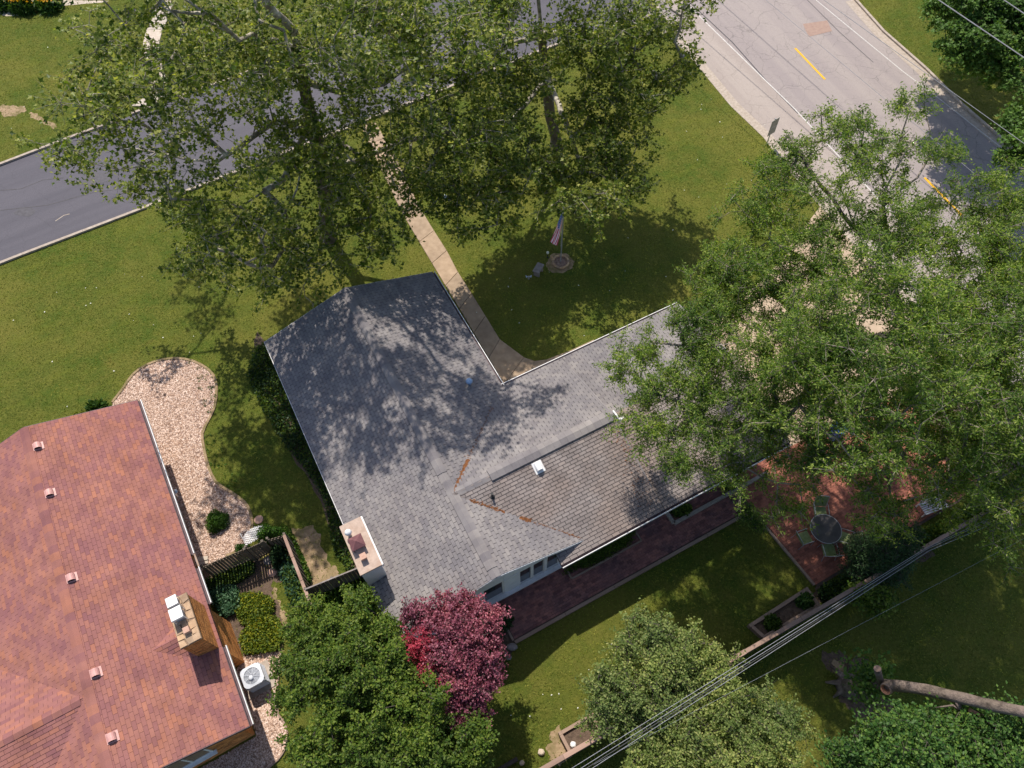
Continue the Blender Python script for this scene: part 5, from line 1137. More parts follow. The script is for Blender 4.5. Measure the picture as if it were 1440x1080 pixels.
# ================================================================== PLANTS
hedge_poly = PP([(360, 488), (373, 484), (450, 640), (484, 745), (500, 800), (492, 806), (470, 775), (455, 700), (430, 660), (400, 625), (375, 585), (348, 530)])
cover('ivy_ground_cover', 'dark green ivy strip along the left wall of the grey house', 'ivy', hedge_poly, 9000, .35, .11, [LF['ivy'], LF['dense']], clump=1)
bush('clipped_hedge', 'clipped dark boxwood hedge in the border under the long white gutter', 'hedge', G(.6, 7.52), 1.75, .30, .5, 6000, .06, LF['dense'], rz=TH)
bush('round_shrub', 'round bright green shrub alone on the curved gravel bed', 'shrub', P(307, 735), .5, .5, .6, 5200, .055, LF['box'])
bush('dark_shrub', 'dark rounded shrub between the purple tree and the brick path', 'shrub', P(703, 872), .55, .45, .9, 4500, .08, LF['ivy'])
bush('dark_shrub', 'low dark shrub in the shade below the dark rounded shrub, by the white stake', 'shrub', P(692, 925), .6, .7, .5, 3800, .08, LF['dense'])
bush('leafy_shrub', 'leafy green shrub at the left end of the planting bed under the white gutter', 'shrub', G(4.4, 7.5), .45, .32, .7, 2500, .09, LF['dense'])
bush('leafy_shrub', 'drooping green shrub under the garage gutter beside the concrete border', 'shrub', G(6.9, 7.5), .5, .3, .7, 2200, .09, LF['ivy'])
bush('ornamental_grass', 'spiky bright green grass clump at the top edge of the red roof', 'grass clump', P(140, 577), .42, .3, .5, 1300, .26, LF['lily'], shape='narrow', upbias=-.2)
bush('yellow_flower_clump', 'small clump with tiny yellow flowers beside the red roof edge', 'flowers', P(112, 583), .35, .15, .15, 500, .06, LF['golden'])
for i, (x, y, r, lb) in enumerate(((8, 8, .9, 'leftmost day lily clump under orange flowers at the top left corner'), (36, 14, .85, 'second day lily clump from the top left corner, between bare gaps'), (72, 12, .85, 'third day lily clump from the top left corner, darkest leaves'))):
    c = P(x, y); rt = bush('day_lily', lb, 'flowers', c, r, r * .8, .7, 1300, .38, LF['lily'], 'orange day lilies', 'narrow', upbias=-.3)
    q = RNG.normal(size=(300, 3)) * np.array([r * .45, r * .4, .06]) + np.array([c.x, c.y + .3, .85]); leaf_mesh('flowers', q, .15, [LF['petal']], rt, None, 'plain', .5)
cover('golden_ground_cover', 'golden green ground cover mound below the fenced garden path', 'ground cover', smooth_poly(PP([(333, 845), (352, 834), (380, 840), (387, 858), (372, 872), (348, 880), (336, 868)]), 3), 5200, .28, .085, [LF['golden'], LF['dense']])
cover('golden_ground_cover', 'lower golden ground cover mound beside the orange brick chimney', 'ground cover', smooth_poly(PP([(341, 892), (362, 875), (388, 868), (398, 885), (394, 912), (372, 918), (350, 920), (341, 908)]), 3), 6500, .3, .085, [LF['golden'], LF['golden'], LF['dense']])
cover('blue_green_ground_cover', 'blue green leafy patch between the picket fence and the chimney', 'ground cover', smooth_poly(PP([(298, 835), (318, 825), (338, 832), (335, 858), (316, 868), (306, 852)]), 3), 3000, .35, .11, [LF['hosta']])
cover('garden_ground_cover', 'dark mixed leaves filling the shaded foot of the picket fence', 'ground cover', smooth_poly(PP([(292, 818), (325, 800), (350, 785), (360, 800), (345, 815), (318, 828), (298, 832)]), 3), 3600, .3, .1, [LF['dense'], LF['ivy']])
cover('fence_side_plants', 'green creeping plants along the outer side of the brown board fence', 'ground cover', smooth_poly(PP([(398, 742), (410, 748), (420, 770), (438, 812), (430, 822), (412, 785)]), 3), 3000, .35, .1, [LF['box'], LF['dense']])
cover('fence_side_plants', 'leafy green border on the inner side of the brown board fence', 'ground cover', smooth_poly(PP([(404, 785), (412, 800), (430, 850), (420, 862), (402, 825)]), 3), 2600, .35, .11, [LF['dense'], LF['hosta']])
cover('corner_plants', 'green plants between the dark board fence and the big round tree', 'ground cover', smooth_poly(PP([(440, 845), (470, 825), (515, 815), (540, 850), (530, 870), (480, 862), (445, 868)]), 3), 5000, .5, .12, [LF['dense'], LF['box']])
bush('hosta', 'pale blue green hosta beside the brown board fence', 'plant', P(407, 802), .4, .4, .35, 420, .19, LF['hosta'], upbias=.5)
bush('fence_vine', 'light green vine tumbling over the fence corner by the white trellis', 'vine', P(387, 757), .65, .35, 1.25, 3600, .09, LF['box'])
bush('fence_vine', 'dark vine hanging inside the fence corner under the light green vine', 'vine', P(394, 785), .3, .5, .9, 2200, .1, LF['ivy'])
bush('low_shrub', 'small green shrub between the gravel bed and the trellis foot', 'shrub', P(344, 775), .35, .25, .5, 1300, .08, LF['box'])
for i, (x, y, lb) in enumerate(((1083, 878, 'leafy dark plant at the left end of the patio raised bed'), (1129, 848, 'bright green plant at the right end of the patio raised bed'))): bush('vegetable_plant', lb, 'plant', P(x, y), .38 if i else .36, .34, .62, 1500, .11, LF['bright'] if i else LF['dense'], 'raised bed plants', stems=True)
cover('border_plants', 'shaded leafy border between the patio and the rear fence', 'ground cover', smooth_poly(PP([(1150, 830), (1185, 812), (1215, 800), (1230, 812), (1180, 838), (1160, 848)]), 3), 4200, .5, .11, [LF['dense'], LF['ivy']])
cover('border_plants', 'leafy plants beside the white bench along the rear fence', 'ground cover', smooth_poly(PP([(1240, 780), (1330, 728), (1370, 705), (1375, 720), (1300, 765), (1250, 792)]), 3), 4200, .5, .11, [LF['bright'], LF['dense']])
q = scatter([P(600, 560), P(1000, 560), P(1090, 170), P(960, 80), P(700, 300)], 70); q = np.concatenate([q, scatter([P(0, 380), P(320, 380), P(300, 500), P(60, 600)], 22), scatter([P(0, 60), P(180, 60), P(150, 150), P(0, 200)], 10), scatter([P(700, 1000), P(900, 880), P(1000, 860), P(760, 1070)], 14)])
o = leaf_mesh('fallen_petals', np.column_stack([q, np.full(len(q), .035)]), .075, [M['white_bloom']], None, None, 'plain', 4.0, base=(0, 20, 0)); tag(o, 'pale fallen leaves and petals scattered over the lawns', 'petals', kind='stuff')

def grass_tufts(n):
    lo, hi = np.array([-36., -1.]), np.array([40., 60.]); q = RNG.uniform(lo, hi, (n, 2)); keep = np.ones(n, bool)
    xy = lambda L_: [(p[0], p[1]) for p in L_]
    ex = [xy(LK + [P(930, 20), P(930, 20) + Vector((10, 30, 0))] + UK[::-1]), xy(RL + RR[::-1]), xy([P(850, 38), P(905, 34), P(970, 80), P(940, 0), P(900, 5)]), xy([G(8, .2), G(11, .0), G(15.5, -1.1), G(21.5, -3.5), G(21.5, 8.3), G(12, 7.8), G(8, 7.5)]),
          xy([G(-7.9, -6.8), G(.2, -6.8), G(.2, .2), G(9, .2), G(9, 8.95), G(-4.3, 8.95), G(-4.3, 7.2), G(-7.9, 7.2)]), xy([G2(-.5, .3), G2(-.5, 14.2), G2(-14, 14.2), G2(-14, .3)]), xy(gb1), xy(gb2), xy([G(6.9, 7), G(17, 7), G(17, 12.7), G(7.2, 12.7)]),
          xy(wl_ + wr_[::-1]), xy([P(700, 541), P(737, 503), P(768, 506), P(835, 478), G(5, 0)])]
    for e_ in ex: keep &= ~inside(e_, q)
    for o_ in list(C.objects):
        if o_.name.startswith(('bare_ground', 'garden_bed', 'hedge_bed', 'shrub_bed')):
            pl = [(v.co.x, v.co.y) for v in o_.data.vertices]; keep &= ~(inside(pl, q) & (RNG.random(n) < .6))
    q = q[keep]; k = len(q); a = RNG.uniform(0, 2 * pi, k); h = RNG.uniform(.02, .05, k); w = RNG.uniform(.012, .026, k); t = RNG.normal(size=(k, 2)) * .045
    V = np.zeros((k, 3, 3)); V[:, 0, :2] = q + np.stack([np.cos(a), np.sin(a)], 1) * w[:, None]; V[:, 1, :2] = q - np.stack([np.cos(a), np.sin(a)], 1) * w[:, None]; V[:, 2, :2] = q + t; V[:, 2, 2] = h
    o = np_mesh('grass', V.reshape(-1, 3), 3, np.arange(k * 3).reshape(-1, 3), [LF['grass']], None); tag(o, 'short mown grass blades all over the lawns', 'grass', kind='stuff')
grass_tufts(860000)
q = scatter(gb1[20:70], 60); o = leaf_mesh('weeds', np.repeat(np.column_stack([q, np.full(len(q), .03)]), 14, 0) + RNG.normal(size=(len(q) * 14, 3)) * .035, .06, [LF['box']], None, None, 'plain', .8, base=(-12, 12, 0)); tag(o, 'tiny green weeds and dry leaves scattered through the gravel', 'weeds', kind='stuff')
# ------------------------------------------------------------------ trees
syA = [[P(462, 335, 0), P(458, 285, 2.5), P(455, 235, 4.5), P(437, 167, 7), P(427, 113, 9), P(413, 43, 12), (-9.5, 25.3, 16.0)],
       [P(437, 167, 7), P(385, 172, 7.8), P(340, 205, 8), P(300, 232, 7.6), P(233, 217, 7.4), P(150, 200, 8)],
       [P(418, 70, 10.8), P(385, 57, 11), P(347, 58, 11), P(293, 30, 11.5), P(250, 15, 12)],
       [P(427, 113, 9), P(480, 130, 8.5), P(540, 118, 9), P(590, 80, 9.5)], [P(455, 235, 4.5), P(510, 225, 5), P(560, 200, 6), P(630, 190, 7)],
       [P(437, 167, 7), P(470, 190, 6.5), P(520, 230, 6)], [P(437, 167, 7), P(400, 250, 6), P(340, 290, 6)]]
LA = [Lb(150, 195, 12, 1.7, 1.1), Lb(160, 120, 11, 1.0, 0.7), Lb(240, 215, 12, 1.9, 1.2), Lb(150, 50, 10, 1.5, 1), Lb(285, 60, 10, 1.3, 1), Lb(300, 110, 10, 3.2, 2.4), Lb(330, 30, 11.5, 3, 2), Lb(400, 80, 11, 3.2, 2.6), Lb(270, 300, 10, 1.9, 1.2), Lb(340, 260, 10, 2.2, 1.5), Lb(210, 265, 9, 1.5, .9), Lb(320, 320, 8.5, 1.6, 1), Lb(420, 180, 8, 3, 2.4),
      Lb(350, 345, 7, 1.8, 1.1), Lb(430, 350, 5.5, 2.2, 1.4), Lb(510, 330, 4.6, 2.4, 1.6), Lb(500, 250, 6.5, 3, 2.2), Lb(560, 180, 8, 3, 2.4), Lb(500, 90, 10.5, 3.4, 2.8), Lb(590, 270, 5.5, 2.6, 1.8), Lb(620, 110, 9.5, 3, 2.4), Lb(560, 20, 12, 3, 2), Lb(650, 200, 7.5, 2.4, 1.8), Lb(650, 40, 11, 2.6, 2),
      ((-6.0, 24.5, 16.5), 4.2, 2.3), ((-9.8, 25.5, 17.5), 3.6, 2.0), ((-2.5, 22.8, 14.5), 2.6, 1.8), ((-12.5, 25, 16), 3.0, 1.8), ((-7.5, 21.2, 14.2), 2.0, 1.2), Lb(110, 235, 7.5, 1.2, .8), Lb(120, 20, 10, 1.1, .7), Lb(440, 270, 7, 2.0, 1.3), Lb(455, 200, 8.5, 1.8, 1.2), Lb(400, 330, 5.5, 2, 1.3), Lb(290, 365, 6.5, 1.3, .8), Lb(258, 285, 6, 1.7, 1), Lb(300, 330, 5, 1.7, 1), Lb(335, 375, 4, 1.5, .8), Lb(380, 390, 4, 1.4, .7), Lb(460, 395, 3.6, 1.7, .8), ((-11.5, 22.3, 14), 2.6, 1.5), ((-13.6, 23, 13), 2.0, 1.3), ((-4.0, 21.5, 15.5), 2.0, 1.2), ((-14.2, 20.8, 12.5), 2.0, 1.1), ((-11.0, 20.8, 14), 1.8, 1.0)]
grow_tree('sycamore_tree', 'big sycamore with pale limbs between the side street and the grey roof', 'tree', syA, .36, LA, 820, 62000, .165, [LF['sycamore']], M['sycamore_trunk'], M['sycamore_bark'], 'sycamores on the front lawn', twigs=6, twl=1.0, shell=.5, spread=.10)
syB = [[P(783, 207, 0), P(774, 165, 1.8), P(768, 110, 4), P(762, 50, 6.5), P(757, 0, 8.5), (2.3, 33.0, 13.0)],
       [P(765, 82, 5.2), P(800, 82, 5.4), P(810, 57, 6.2)], [P(762, 50, 6.5), P(813, 42, 6.8), P(847, 55, 7), P(900, 70, 7.2)], [P(768, 110, 4), P(795, 170, 4.3), P(820, 240, 4.5)], [P(762, 50, 6.5), P(720, 60, 7), P(680, 90, 7.4)], [P(768, 110, 4), P(720, 170, 4.5), P(690, 220, 4.6)]]
LB_ = [Lb(850, 35, 8.5, 2.2, 1.8), Lb(920, 50, 8, 2.1, 1.6), Lb(900, 130, 6.5, 2.1, 1.5), Lb(860, 200, 5, 2.0, 1.3), Lb(820, 270, 4.2, 2.1, 1.3), Lb(700, 40, 9, 2.3, 1.8), Lb(690, 190, 6.0, 2.4, 1.8), Lb(720, 270, 4.6, 2.3, 1.5), Lb(650, 290, 4.4, 2.1, 1.3), Lb(800, 60, 7.5, 1.5, 1.2), Lb(945, 95, 7.2, 1.2, .9),
       Lb(890, 260, 4, 1.4, .9), Lb(835, 120, 6, 1.5, 1.1), ((2.3, 35.5, 13), 1.64, 1.28), ((-.5, 34, 12.5), 1.39, 1.04), ((-2.2, 31.6, 11.5), 1.39, 0.96), ((1.4, 32.4, 14), 1.31, 0.96), ((5.4, 34.5, 12.6), 1.48, 1.04), ((7.4, 32.0, 12), 1.39, 1.04), ((4.6, 31.4, 12.8), 1.23, 0.88), ((-.3, 29.6, 11.4), 1.23, 0.80), ((-3.0, 28.6, 10.6), 1.39, 0.88), ((5.7, 28.6, 10.6), 1.31, 0.80), ((8.2, 29.8, 11), 1.15, 0.80), ((-1.2, 26.8, 10.0), 1.07, 0.64), Lb(760, 230, 4.5, 2.0, 1.2), Lb(740, 120, 7, 1.8, 1.2), Lb(830, 180, 5, 1.8, 1.1)]
grow_tree('sycamore_tree', 'second sycamore with bare upright brown trunk at the lawn corner near the road', 'tree', syB, .30, LB_, 520, 45000, .165, [LF['sycamore']], M['sycamore_trunk'], M['sycamore_bark'], 'sycamores on the front lawn', twigs=6, twl=.95, shell=.5, spread=.10)
loC = [[P(1222, 562, 0), P(1252, 520, 2), P(1272, 470, 3.6), P(1258, 410, 5.4), P(1245, 345, 7), P(1243, 270, 8.6), P(1285, 190, 9.6)],
       [P(1272, 470, 3.6), P(1225, 478, 4.4), P(1170, 468, 5.2), P(1100, 470, 6)], [P(1258, 410, 5.4), P(1215, 350, 6.4), P(1180, 260, 7.6)], [P(1272, 470, 3.6), P(1305, 480, 4.6), P(1350, 500, 5.6)], [P(1225, 478, 4.4), P(1130, 560, 5.5), P(1050, 600, 5.8), P(960, 590, 5.9)],
       [P(1243, 300, 8), P(1290, 250, 8.6), P(1330, 180, 9.2)], [P(1170, 468, 5.2), P(1080, 410, 6.2), P(960, 470, 6.6)], [P(1245, 345, 7), P(1200, 320, 7.6), P(1140, 240, 8.2), P(1110, 190, 8.4)], [P(1258, 410, 5.4), P(1180, 400, 6.4), P(1090, 340, 7.4)], [P(1222, 520, 2), P(1235, 600, 4.2), P(1250, 680, 5)], [P(1272, 470, 3.6), P(1330, 420, 6.4), P(1360, 330, 8)]]
LC = [Lb(905, 495, 6, 1.3, .8), Lb(930, 565, 5.8, 1.5, .9), Lb(890, 600, 5.6, .8, .5), Lb(970, 630, 5.4, 1.6, 1), Lb(1000, 480, 6.6, 1.8, 1.2), Lb(1030, 560, 6.3, 1.8, 1.3), Lb(1080, 400, 7.2, 2.2, 1.6), Lb(1060, 310, 7.6, 1.7, 1.2), Lb(1110, 230, 7.8, 1.6, 1.1), Lb(1150, 300, 8, 2, 1.5), Lb(1180, 200, 8.6, 1.8, 1.2),
      Lb(1280, 145, 9.4, 1.0, .7), Lb(1300, 215, 9, 1.3, 1.0), Lb(1230, 230, 9, 1.5, 1.1), Lb(1240, 330, 8, 2, 1.6), Lb(1160, 400, 7.5, 2, 1.6), Lb(1320, 330, 8, 1.8, 1.4), Lb(1120, 490, 6.5, 1.9, 1.4), Lb(1100, 590, 6, 2, 1.5), Lb(1040, 650, 5, 1.3, .9), Lb(1200, 560, 6.5, 2.2, 1.6), Lb(1160, 650, 5.5, 1.7, 1.2), Lb(1250, 640, 6, 1.9, 1.3), Lb(1290, 560, 6.8, 2, 1.5), Lb(1320, 440, 7.6, 1.9, 1.5), Lb(1100, 700, 4.6, 1.0, .7), Lb(870, 525, 5.6, .7, .4), Lb(1190, 490, 8.6, 2.4, 1.4), Lb(1260, 400, 9.6, 2.2, 1.4), Lb(1280, 500, 9.2, 2.2, 1.4), Lb(1210, 600, 8, 2.0, 1.2), Lb(1130, 540, 8, 1.8, 1.1), Lb(1000, 420, 7, 1.4, .9), Lb(1240, 705, 5.4, 1.3, .8), Lb(1080, 260, 8, 1.4, .9), Lb(1040, 370, 7, 1.6, 1), Lb(990, 540, 6.4, 1.4, .9), Lb(1150, 450, 8.4, 1.8, 1.1), Lb(1080, 480, 7.2, 1.6, 1), Lb(945, 520, 6.2, 1.5, .7), Lb(915, 620, 5.6, 1.1, .6), Lb(990, 600, 6, 1.5, .8), Lb(985, 450, 6.8, 1.3, .7), Lb(1020, 400, 7, 1.3, .7), Lb(1080, 540, 6.8, 1.4, .8)]
grow_tree('locust_tree', 'feathery light green locust spreading over the garage roof and driveway', 'tree', taller_limbs(loC, 1.3), .27, taller(LC, 1.3), 900, 230000, .112, [LF['locust']], M['locust_bark'], M['twig_bark'], 'feathery locust trees', 'narrow', twigs=8, twl=.62, shell=.5, spread=.07, upbias=1.0)
loD = [[P(1352, 648, 0), P(1385, 600, 2), P(1410, 545, 4), P(1425, 470, 6), P(1450, 380, 8)], [P(1410, 545, 4), P(1370, 600, 4.8), P(1330, 640, 5.4)], [P(1425, 470, 6), P(1390, 400, 7.2), P(1380, 320, 8)], [P(1410, 545, 4), P(1440, 620, 5), P(1430, 700, 5)], [P(1425, 470, 6), P(1500, 460, 7)]]
LD = [Lb(1380, 300, 8.5, 1.8, 1.3), Lb(1440, 270, 8.5, 1.6, 1.2), Lb(1400, 400, 8, 2.2, 1.7), Lb(1470, 380, 8.5, 2.4, 1.7), Lb(1360, 500, 7.2, 2.1, 1.6), Lb(1440, 520, 7.5, 2.2, 1.7), Lb(1340, 600, 6.2, 1.8, 1.3), Lb(1420, 630, 6, 2, 1.4), Lb(1330, 690, 5.0, 1.3, .9), Lb(1400, 715, 6.4, 1.2, .7), Lb(1440, 690, 6.4, 1.1, .7), Lb(1500, 600, 6.5, 1.2, .8), Lb(1530, 500, 8, 1.8, 1.2), Lb(1400, 765, 3.6, .9, .5), Lb(1380, 560, 9, 2.2, 1.3), Lb(1420, 480, 9.5, 2.2, 1.3), Lb(1390, 650, 7.6, 1.8, 1.1)]
grow_tree('locust_tree', 'second feathery locust at the right edge above the rear fence', 'tree', taller_limbs(loD, 1.12), .26, taller(LD, 1.12), 560, 115000, .12, [LF['locust']], M['locust_bark'], M['twig_bark'], 'feathery locust trees', 'narrow', twigs=8, twl=.62, shell=.5, spread=.07, upbias=1.0)
def small_tree(name, label, base, lobes, r0, nt, leaves, ls, lm, group=None, shape='plain', bark='locust_bark', h=1.6, **k):
    b = Vector(base); ctr = sum((Vector(l[0]) for l in lobes), Vector()) / len(lobes); top = Vector((ctr.x, ctr.y, max(h, ctr.z * .8)))
    return grow_tree(name, label, 'tree', [[b, b.lerp(top, .5) + Vector((.1, .05, .1)), top]], r0, lobes, nt, leaves, ls, lm, M[bark], M['locust_bark'], group, shape, **k)
LG = [Lb(440, 880, 3.4, 1.0, .8), Lb(500, 875, 3.8, 1.3, 1.0), Lb(535, 900, 3.6, .9, .8), Lb(440, 930, 3.6, 1.3, 1.0), Lb(505, 935, 4.4, 1.5, 1.1), Lb(545, 955, 4.0, 1.1, .9), Lb(450, 1000, 3.6, 1.4, 1.0), Lb(520, 1010, 4.4, 1.5, 1.1), Lb(590, 1020, 4.2, 1.4, 1.0), Lb(640, 1050, 3.6, 1.1, .8), Lb(480, 1070, 3.8, 1.5, 1.0), Lb(560, 1080, 4.2, 1.5, 1.0), Lb(640, 1085, 3.4, 1.1, .8), Lb(425, 905, 2.6, .7, .6)]
small_tree('round_green_tree', 'dense dark green lumpy tree beside the purple tree at the bottom', P(545, 985), LG, .2, 480, 100000, .095, [LF['dense']], twigs=7, twl=.42, shell=.28, spread=.06)
LP_ = [Lb(575, 862, 3.6, .35, .3), Lb(597, 872, 3.8, .5, .4), Lb(620, 858, 4.1, .5, .45), Lb(645, 850, 4.3, .45, .4), Lb(668, 855, 4.3, .5, .4), Lb(695, 862, 3.9, .35, .25), Lb(630, 885, 4.3, .7, .5), Lb(665, 885, 4.4, .7, .5), Lb(690, 905, 4.0, .45, .35), Lb(640, 920, 4.2, .7, .5), Lb(670, 930, 4.2, .65, .5), Lb(695, 945, 3.7, .4, .3), Lb(640, 955, 4.0, .55, .45), Lb(668, 965, 3.9, .6, .45), Lb(645, 988, 3.7, .5, .4), Lb(672, 992, 3.6, .45, .35), Lb(650, 1015, 3.3, .4, .3), Lb(646, 1030, 3.0, .22, .2), Lb(602, 905, 3.9, .5, .4, 1), Lb(590, 925, 3.7, .4, .35, 1), Lb(606, 945, 3.7, .35, .3, 1), Lb(580, 900, 3.6, .35, .3, 1), Lb(616, 915, 4.1, .4, .3, 0)]
small_tree('purple_leaf_tree', 'purple leaved tree with a crimson patch at the corner of the grey roof', P(655, 945), LP_, .12, 280, 34000, .085, [LF['purple'], LF['crimson']], twigs=7, twl=.42, shell=.6, spread=.04)
L1 = [Lb(905, 905, 3.9, 1.0, .8), Lb(950, 920, 4, 1.1, .8), Lb(870, 965, 3.6, .9, .7), Lb(925, 965, 4, 1.0, .8), Lb(850, 1000, 3.3, .7, .6), Lb(900, 1005, 3.4, .8, .6), Lb(985, 945, 3.6, .9, .7), Lb(1010, 970, 3.6, .7, .5), Lb(845, 970, 3.2, .5, .4), Lb(1020, 935, 3.2, .5, .4)]
small_tree('grey_green_tree', 'pale grey green tree over the lawn left of the cable bundle', P(920, 985), L1, .12, 330, 42000, .085, [LF['greygreen']], 'grey green fruit trees', twigs=6, twl=.5, shell=.45, spread=.06)
L2_ = [Lb(960, 1030, 3.6, 1.0, .8), Lb(1030, 1010, 3.8, 1.0, .8), Lb(1080, 1010, 3.6, .9, .7), Lb(1000, 1070, 4, 1.2, .9), Lb(1070, 1060, 4, 1.2, .9), Lb(920, 1075, 3.4, 1.0, .7), Lb(1110, 1020, 3.2, .6, .5), Lb(1040, 1100, 4, 1.2, .9), Lb(960, 1110, 3.8, 1.2, .9)]
small_tree('grey_green_tree', 'pale grey green tree at the bottom edge below the cable bundle', P(1015, 1050), L2_, .13, 330, 46000, .085, [LF['greygreen']], 'grey green fruit trees', twigs=6, twl=.5, shell=.45, spread=.06)
L3 = [Lb(1270, 1045, 4.2, 1.0, .7), Lb(1320, 1040, 4.4, .9, .6), Lb(1380, 1055, 4.8, 1.3, 1.0), Lb(1300, 1070, 5, 1.3, 1.0), Lb(1220, 1070, 4, 1.0, .7), Lb(1440, 1060, 5.4, 1.3, 1), Lb(1370, 1090, 5, 1.4, 1), Lb(1190, 1090, 3.6, .8, .5), Lb(1480, 1100, 5, 1.5, 1)]
small_tree('broadleaf_tree', 'bright green broadleaf tree in the bottom right corner under the bare trunk', P(1300, 1085), L3, .16, 420, 64000, .105, [LF['bright']], shape='plain', twigs=6, twl=.6, shell=.45, spread=.08)
L4 = [Lb(1330, 15, 5.5, 1.2, 1), Lb(1370, 10, 6.2, 1.7, 1.2), Lb(1365, 60, 5.6, 1.6, 1.2), Lb(1400, 85, 5, 1.3, 1), Lb(1430, 40, 6.2, 1.8, 1.3), Lb(1425, 100, 5, 1.3, 1), Lb(1400, -40, 6.5, 2.2, 1.5), Lb(1480, 20, 6.5, 2.4, 1.6), Lb(1335, -30, 5.5, 1.5, 1), ((25.5, 43.5, 9.5), 1.4, 1.0), ((28.5, 43.0, 9), 1.5, 1.0), ((27, 41.5, 8.4), 1.0, .8)]
small_tree('maple_tree', 'round dense maple in the top right corner behind the bright cable', P(1372, 70), L4, .25, 420, 52000, .17, [LF['maple']], 'maples beyond the main road', 'lobed', twigs=6, twl=.7, shell=.35, spread=.09)
L5 = [Lb(1445, 190, 4.8, 1.1, .8), Lb(1425, 215, 4, .8, .6), Lb(1470, 150, 5.5, 1.6, 1.2), Lb(1500, 200, 6, 2, 1.5), Lb(1440, 165, 5, .8, .6), ((33.0, 37.5, 8.5), 1.6, 1.0), ((31.2, 39.5, 8.2), 1.2, .8)]
small_tree('maple_tree', 'maple poking in at the right edge beside the shaded road', P(1455, 215), L5, .2, 230, 22000, .17, [LF['maple']], 'maples beyond the main road', 'lobed', twigs=6, twl=.7, shell=.35, spread=.09)
cb_ = P(1215, 800)
L6 = [((cb_.x, cb_.y, .9), 1.15, .7), ((cb_.x, cb_.y, 1.9), .95, .7), ((cb_.x + .05, cb_.y, 2.9), .7, .6), ((cb_.x + .05, cb_.y, 3.8), .4, .5)]
small_tree('conifer_tree', 'dark conifer between the patio and the rear fence', cb_, L6, .12, 260, 34000, .10, [LF['conifer']], shape='narrow', h=3.6, twigs=7, twl=.45, shell=.35, spread=.06, droop=-.5)
small_tree('sapling', 'small dark sapling just outside the rear fence under the cables', P(1221, 850), [Lb(1212, 835, 1.5, .45, .3), Lb(1235, 838, 1.6, .5, .3), Lb(1228, 852, 1.2, .35, .2)], .04, 50, 2600, .13, [LF['dense']], h=1.0, twigs=5, twl=.3)
small_tree('sapling', 'little leafy sapling at the patio corner by the brick path end', P(1062, 745), [Lb(1052, 722, 1.2, .4, .3), Lb(1066, 735, 1.0, .35, .25)], .03, 40, 1500, .11, [LF['locust']], h=.8, shape='narrow', twigs=5, twl=.25)
# leaning old trunk, lower right
tb0 = P(1192, 962, 0); ot = thing('leaning_trunk', tb0, 'thick bare leaning tree trunk with a sawn hollow knot on the shaded rear lawn', 'tree')
path = smooth_poly([P(1188, 966, 0), P(1205, 962, .9), P(1222, 962, 2.0), P(1245, 963, 3.2), P(1290, 968, 4.2), P(1345, 980, 5.2), P(1400, 993, 6.0), P(1470, 1007, 6.8), P(1560, 1025, 7.6)], 4, False)
nP = len(path); rad_ = [.36 if i < 2 else .29 if i < 5 else .24 if i < 9 else .19 - .05 * (i - 9) / nP for i in range(nP)]
rad_ = [r * (1 + .05 * sin(i * 1.9)) for i, r in enumerate(rad_)]; MB().tube(path, rad_, 18).build('trunk', M['old_bark'], ot, smooth=True)
for k in range(7):
    a = 2 * pi * k / 7 + .3; q = tb0 + Vector((cos(a) * random.uniform(.7, 1.0), sin(a) * random.uniform(.6, .9), .03)); MB().tube([tb0 + Vector((-.08, -.02, .32)), tb0.lerp(q, .55) + Vector((0, 0, .16)), q], [.2, .10, .03], 8).build('root', M['old_bark'], ot, smooth=True)
kn = P(1247, 968, 3.42); upv = (Vector((0, 0, HC)) - kn).normalized(); sidev = upv.cross(Vector((0, 1, 0))).normalized(); fv = upv.cross(sidev)
nr = 16; kdir = (upv * .75 + Vector((-.6, -.35, 0))).normalized(); k1 = kdir.cross(Vector((0, 0, 1))).normalized(); k2 = kdir.cross(k1)
mb = MB(); rings = [(.20, -.15), (.20, .08), (.17, .12), (.13, .09), (.10, -.12)]
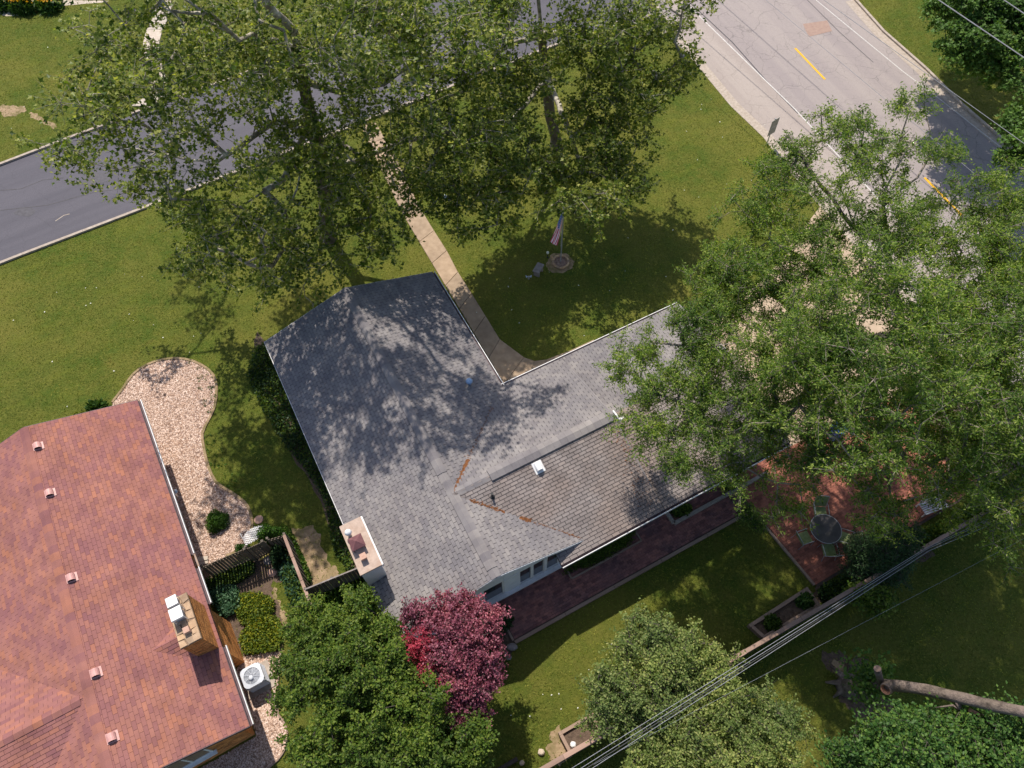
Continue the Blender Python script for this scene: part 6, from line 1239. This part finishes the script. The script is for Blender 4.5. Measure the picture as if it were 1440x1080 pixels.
vs = [kn + kdir * zz + (k1 * cos(2 * pi * k / nr) + k2 * sin(2 * pi * k / nr) * .85) * r for r, zz in rings for k in range(nr)]
mb.add(vs, [(i * nr + k, i * nr + (k + 1) % nr, (i + 1) * nr + (k + 1) % nr, (i + 1) * nr + k) for i in range(2) for k in range(nr)], 0)
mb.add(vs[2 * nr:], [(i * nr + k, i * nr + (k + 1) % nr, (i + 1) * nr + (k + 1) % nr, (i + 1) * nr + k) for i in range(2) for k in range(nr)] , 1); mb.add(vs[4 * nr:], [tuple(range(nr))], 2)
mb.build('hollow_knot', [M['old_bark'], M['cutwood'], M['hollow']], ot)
sb = MB().tube([P(1240, 962, 3.2), P(1236, 950, 3.5), P(1234, 941, 3.9)], [.11, .11, .12], 12, 0, True); sb.build('cut_stub', M['old_bark'], ot, smooth=True)
e0 = P(1234, 940.5, 3.93); ax = (P(1234, 941, 3.9) - P(1236, 950, 3.5)).normalized(); p1 = ax.cross(Vector((1, 0, 0))).normalized(); p2 = ax.cross(p1)
MB().add([e0 + ax * .02 + (p1 * cos(2 * pi * k / 14) + p2 * sin(2 * pi * k / 14)) * .115 for k in range(14)], [tuple(range(14))]).build('cut_face', M['rail_wood'], ot)
for pts_, rr in (([P(1345, 984, 5.2), P(1352, 1000, 5.0), P(1362, 1012, 4.7), P(1364, 1024, 4.4)], [.09, .06, .04, .02]), ([P(1352, 1000, 5.0), P(1340, 992, 5.1), P(1315, 995, 5.0)], [.05, .035, .015]), ([P(1362, 998, 5.2), P(1376, 1004, 5.3), P(1380, 1016, 5.3)], [.07, .05, .02])):
    MB().tube(pts_, rr, 8).build('side_branch', M['cutwood'] if rr[0] == .07 else M['old_bark'], ot, smooth=True)
q = np.array(P(1222, 957, 2.6)) + RNG.normal(size=(900, 3)) * np.array([.32, .42, .3]); leaf_mesh('shoots', q, .15, [LF['bright']], ot, None, 'plain', .8)
q = np.array(P(1247, 945, 2.8)) + RNG.normal(size=(160, 3)) * np.array([.14, .18, .15]); leaf_mesh('shoots', q, .13, [LF['bright']], ot, None, 'plain', .8)
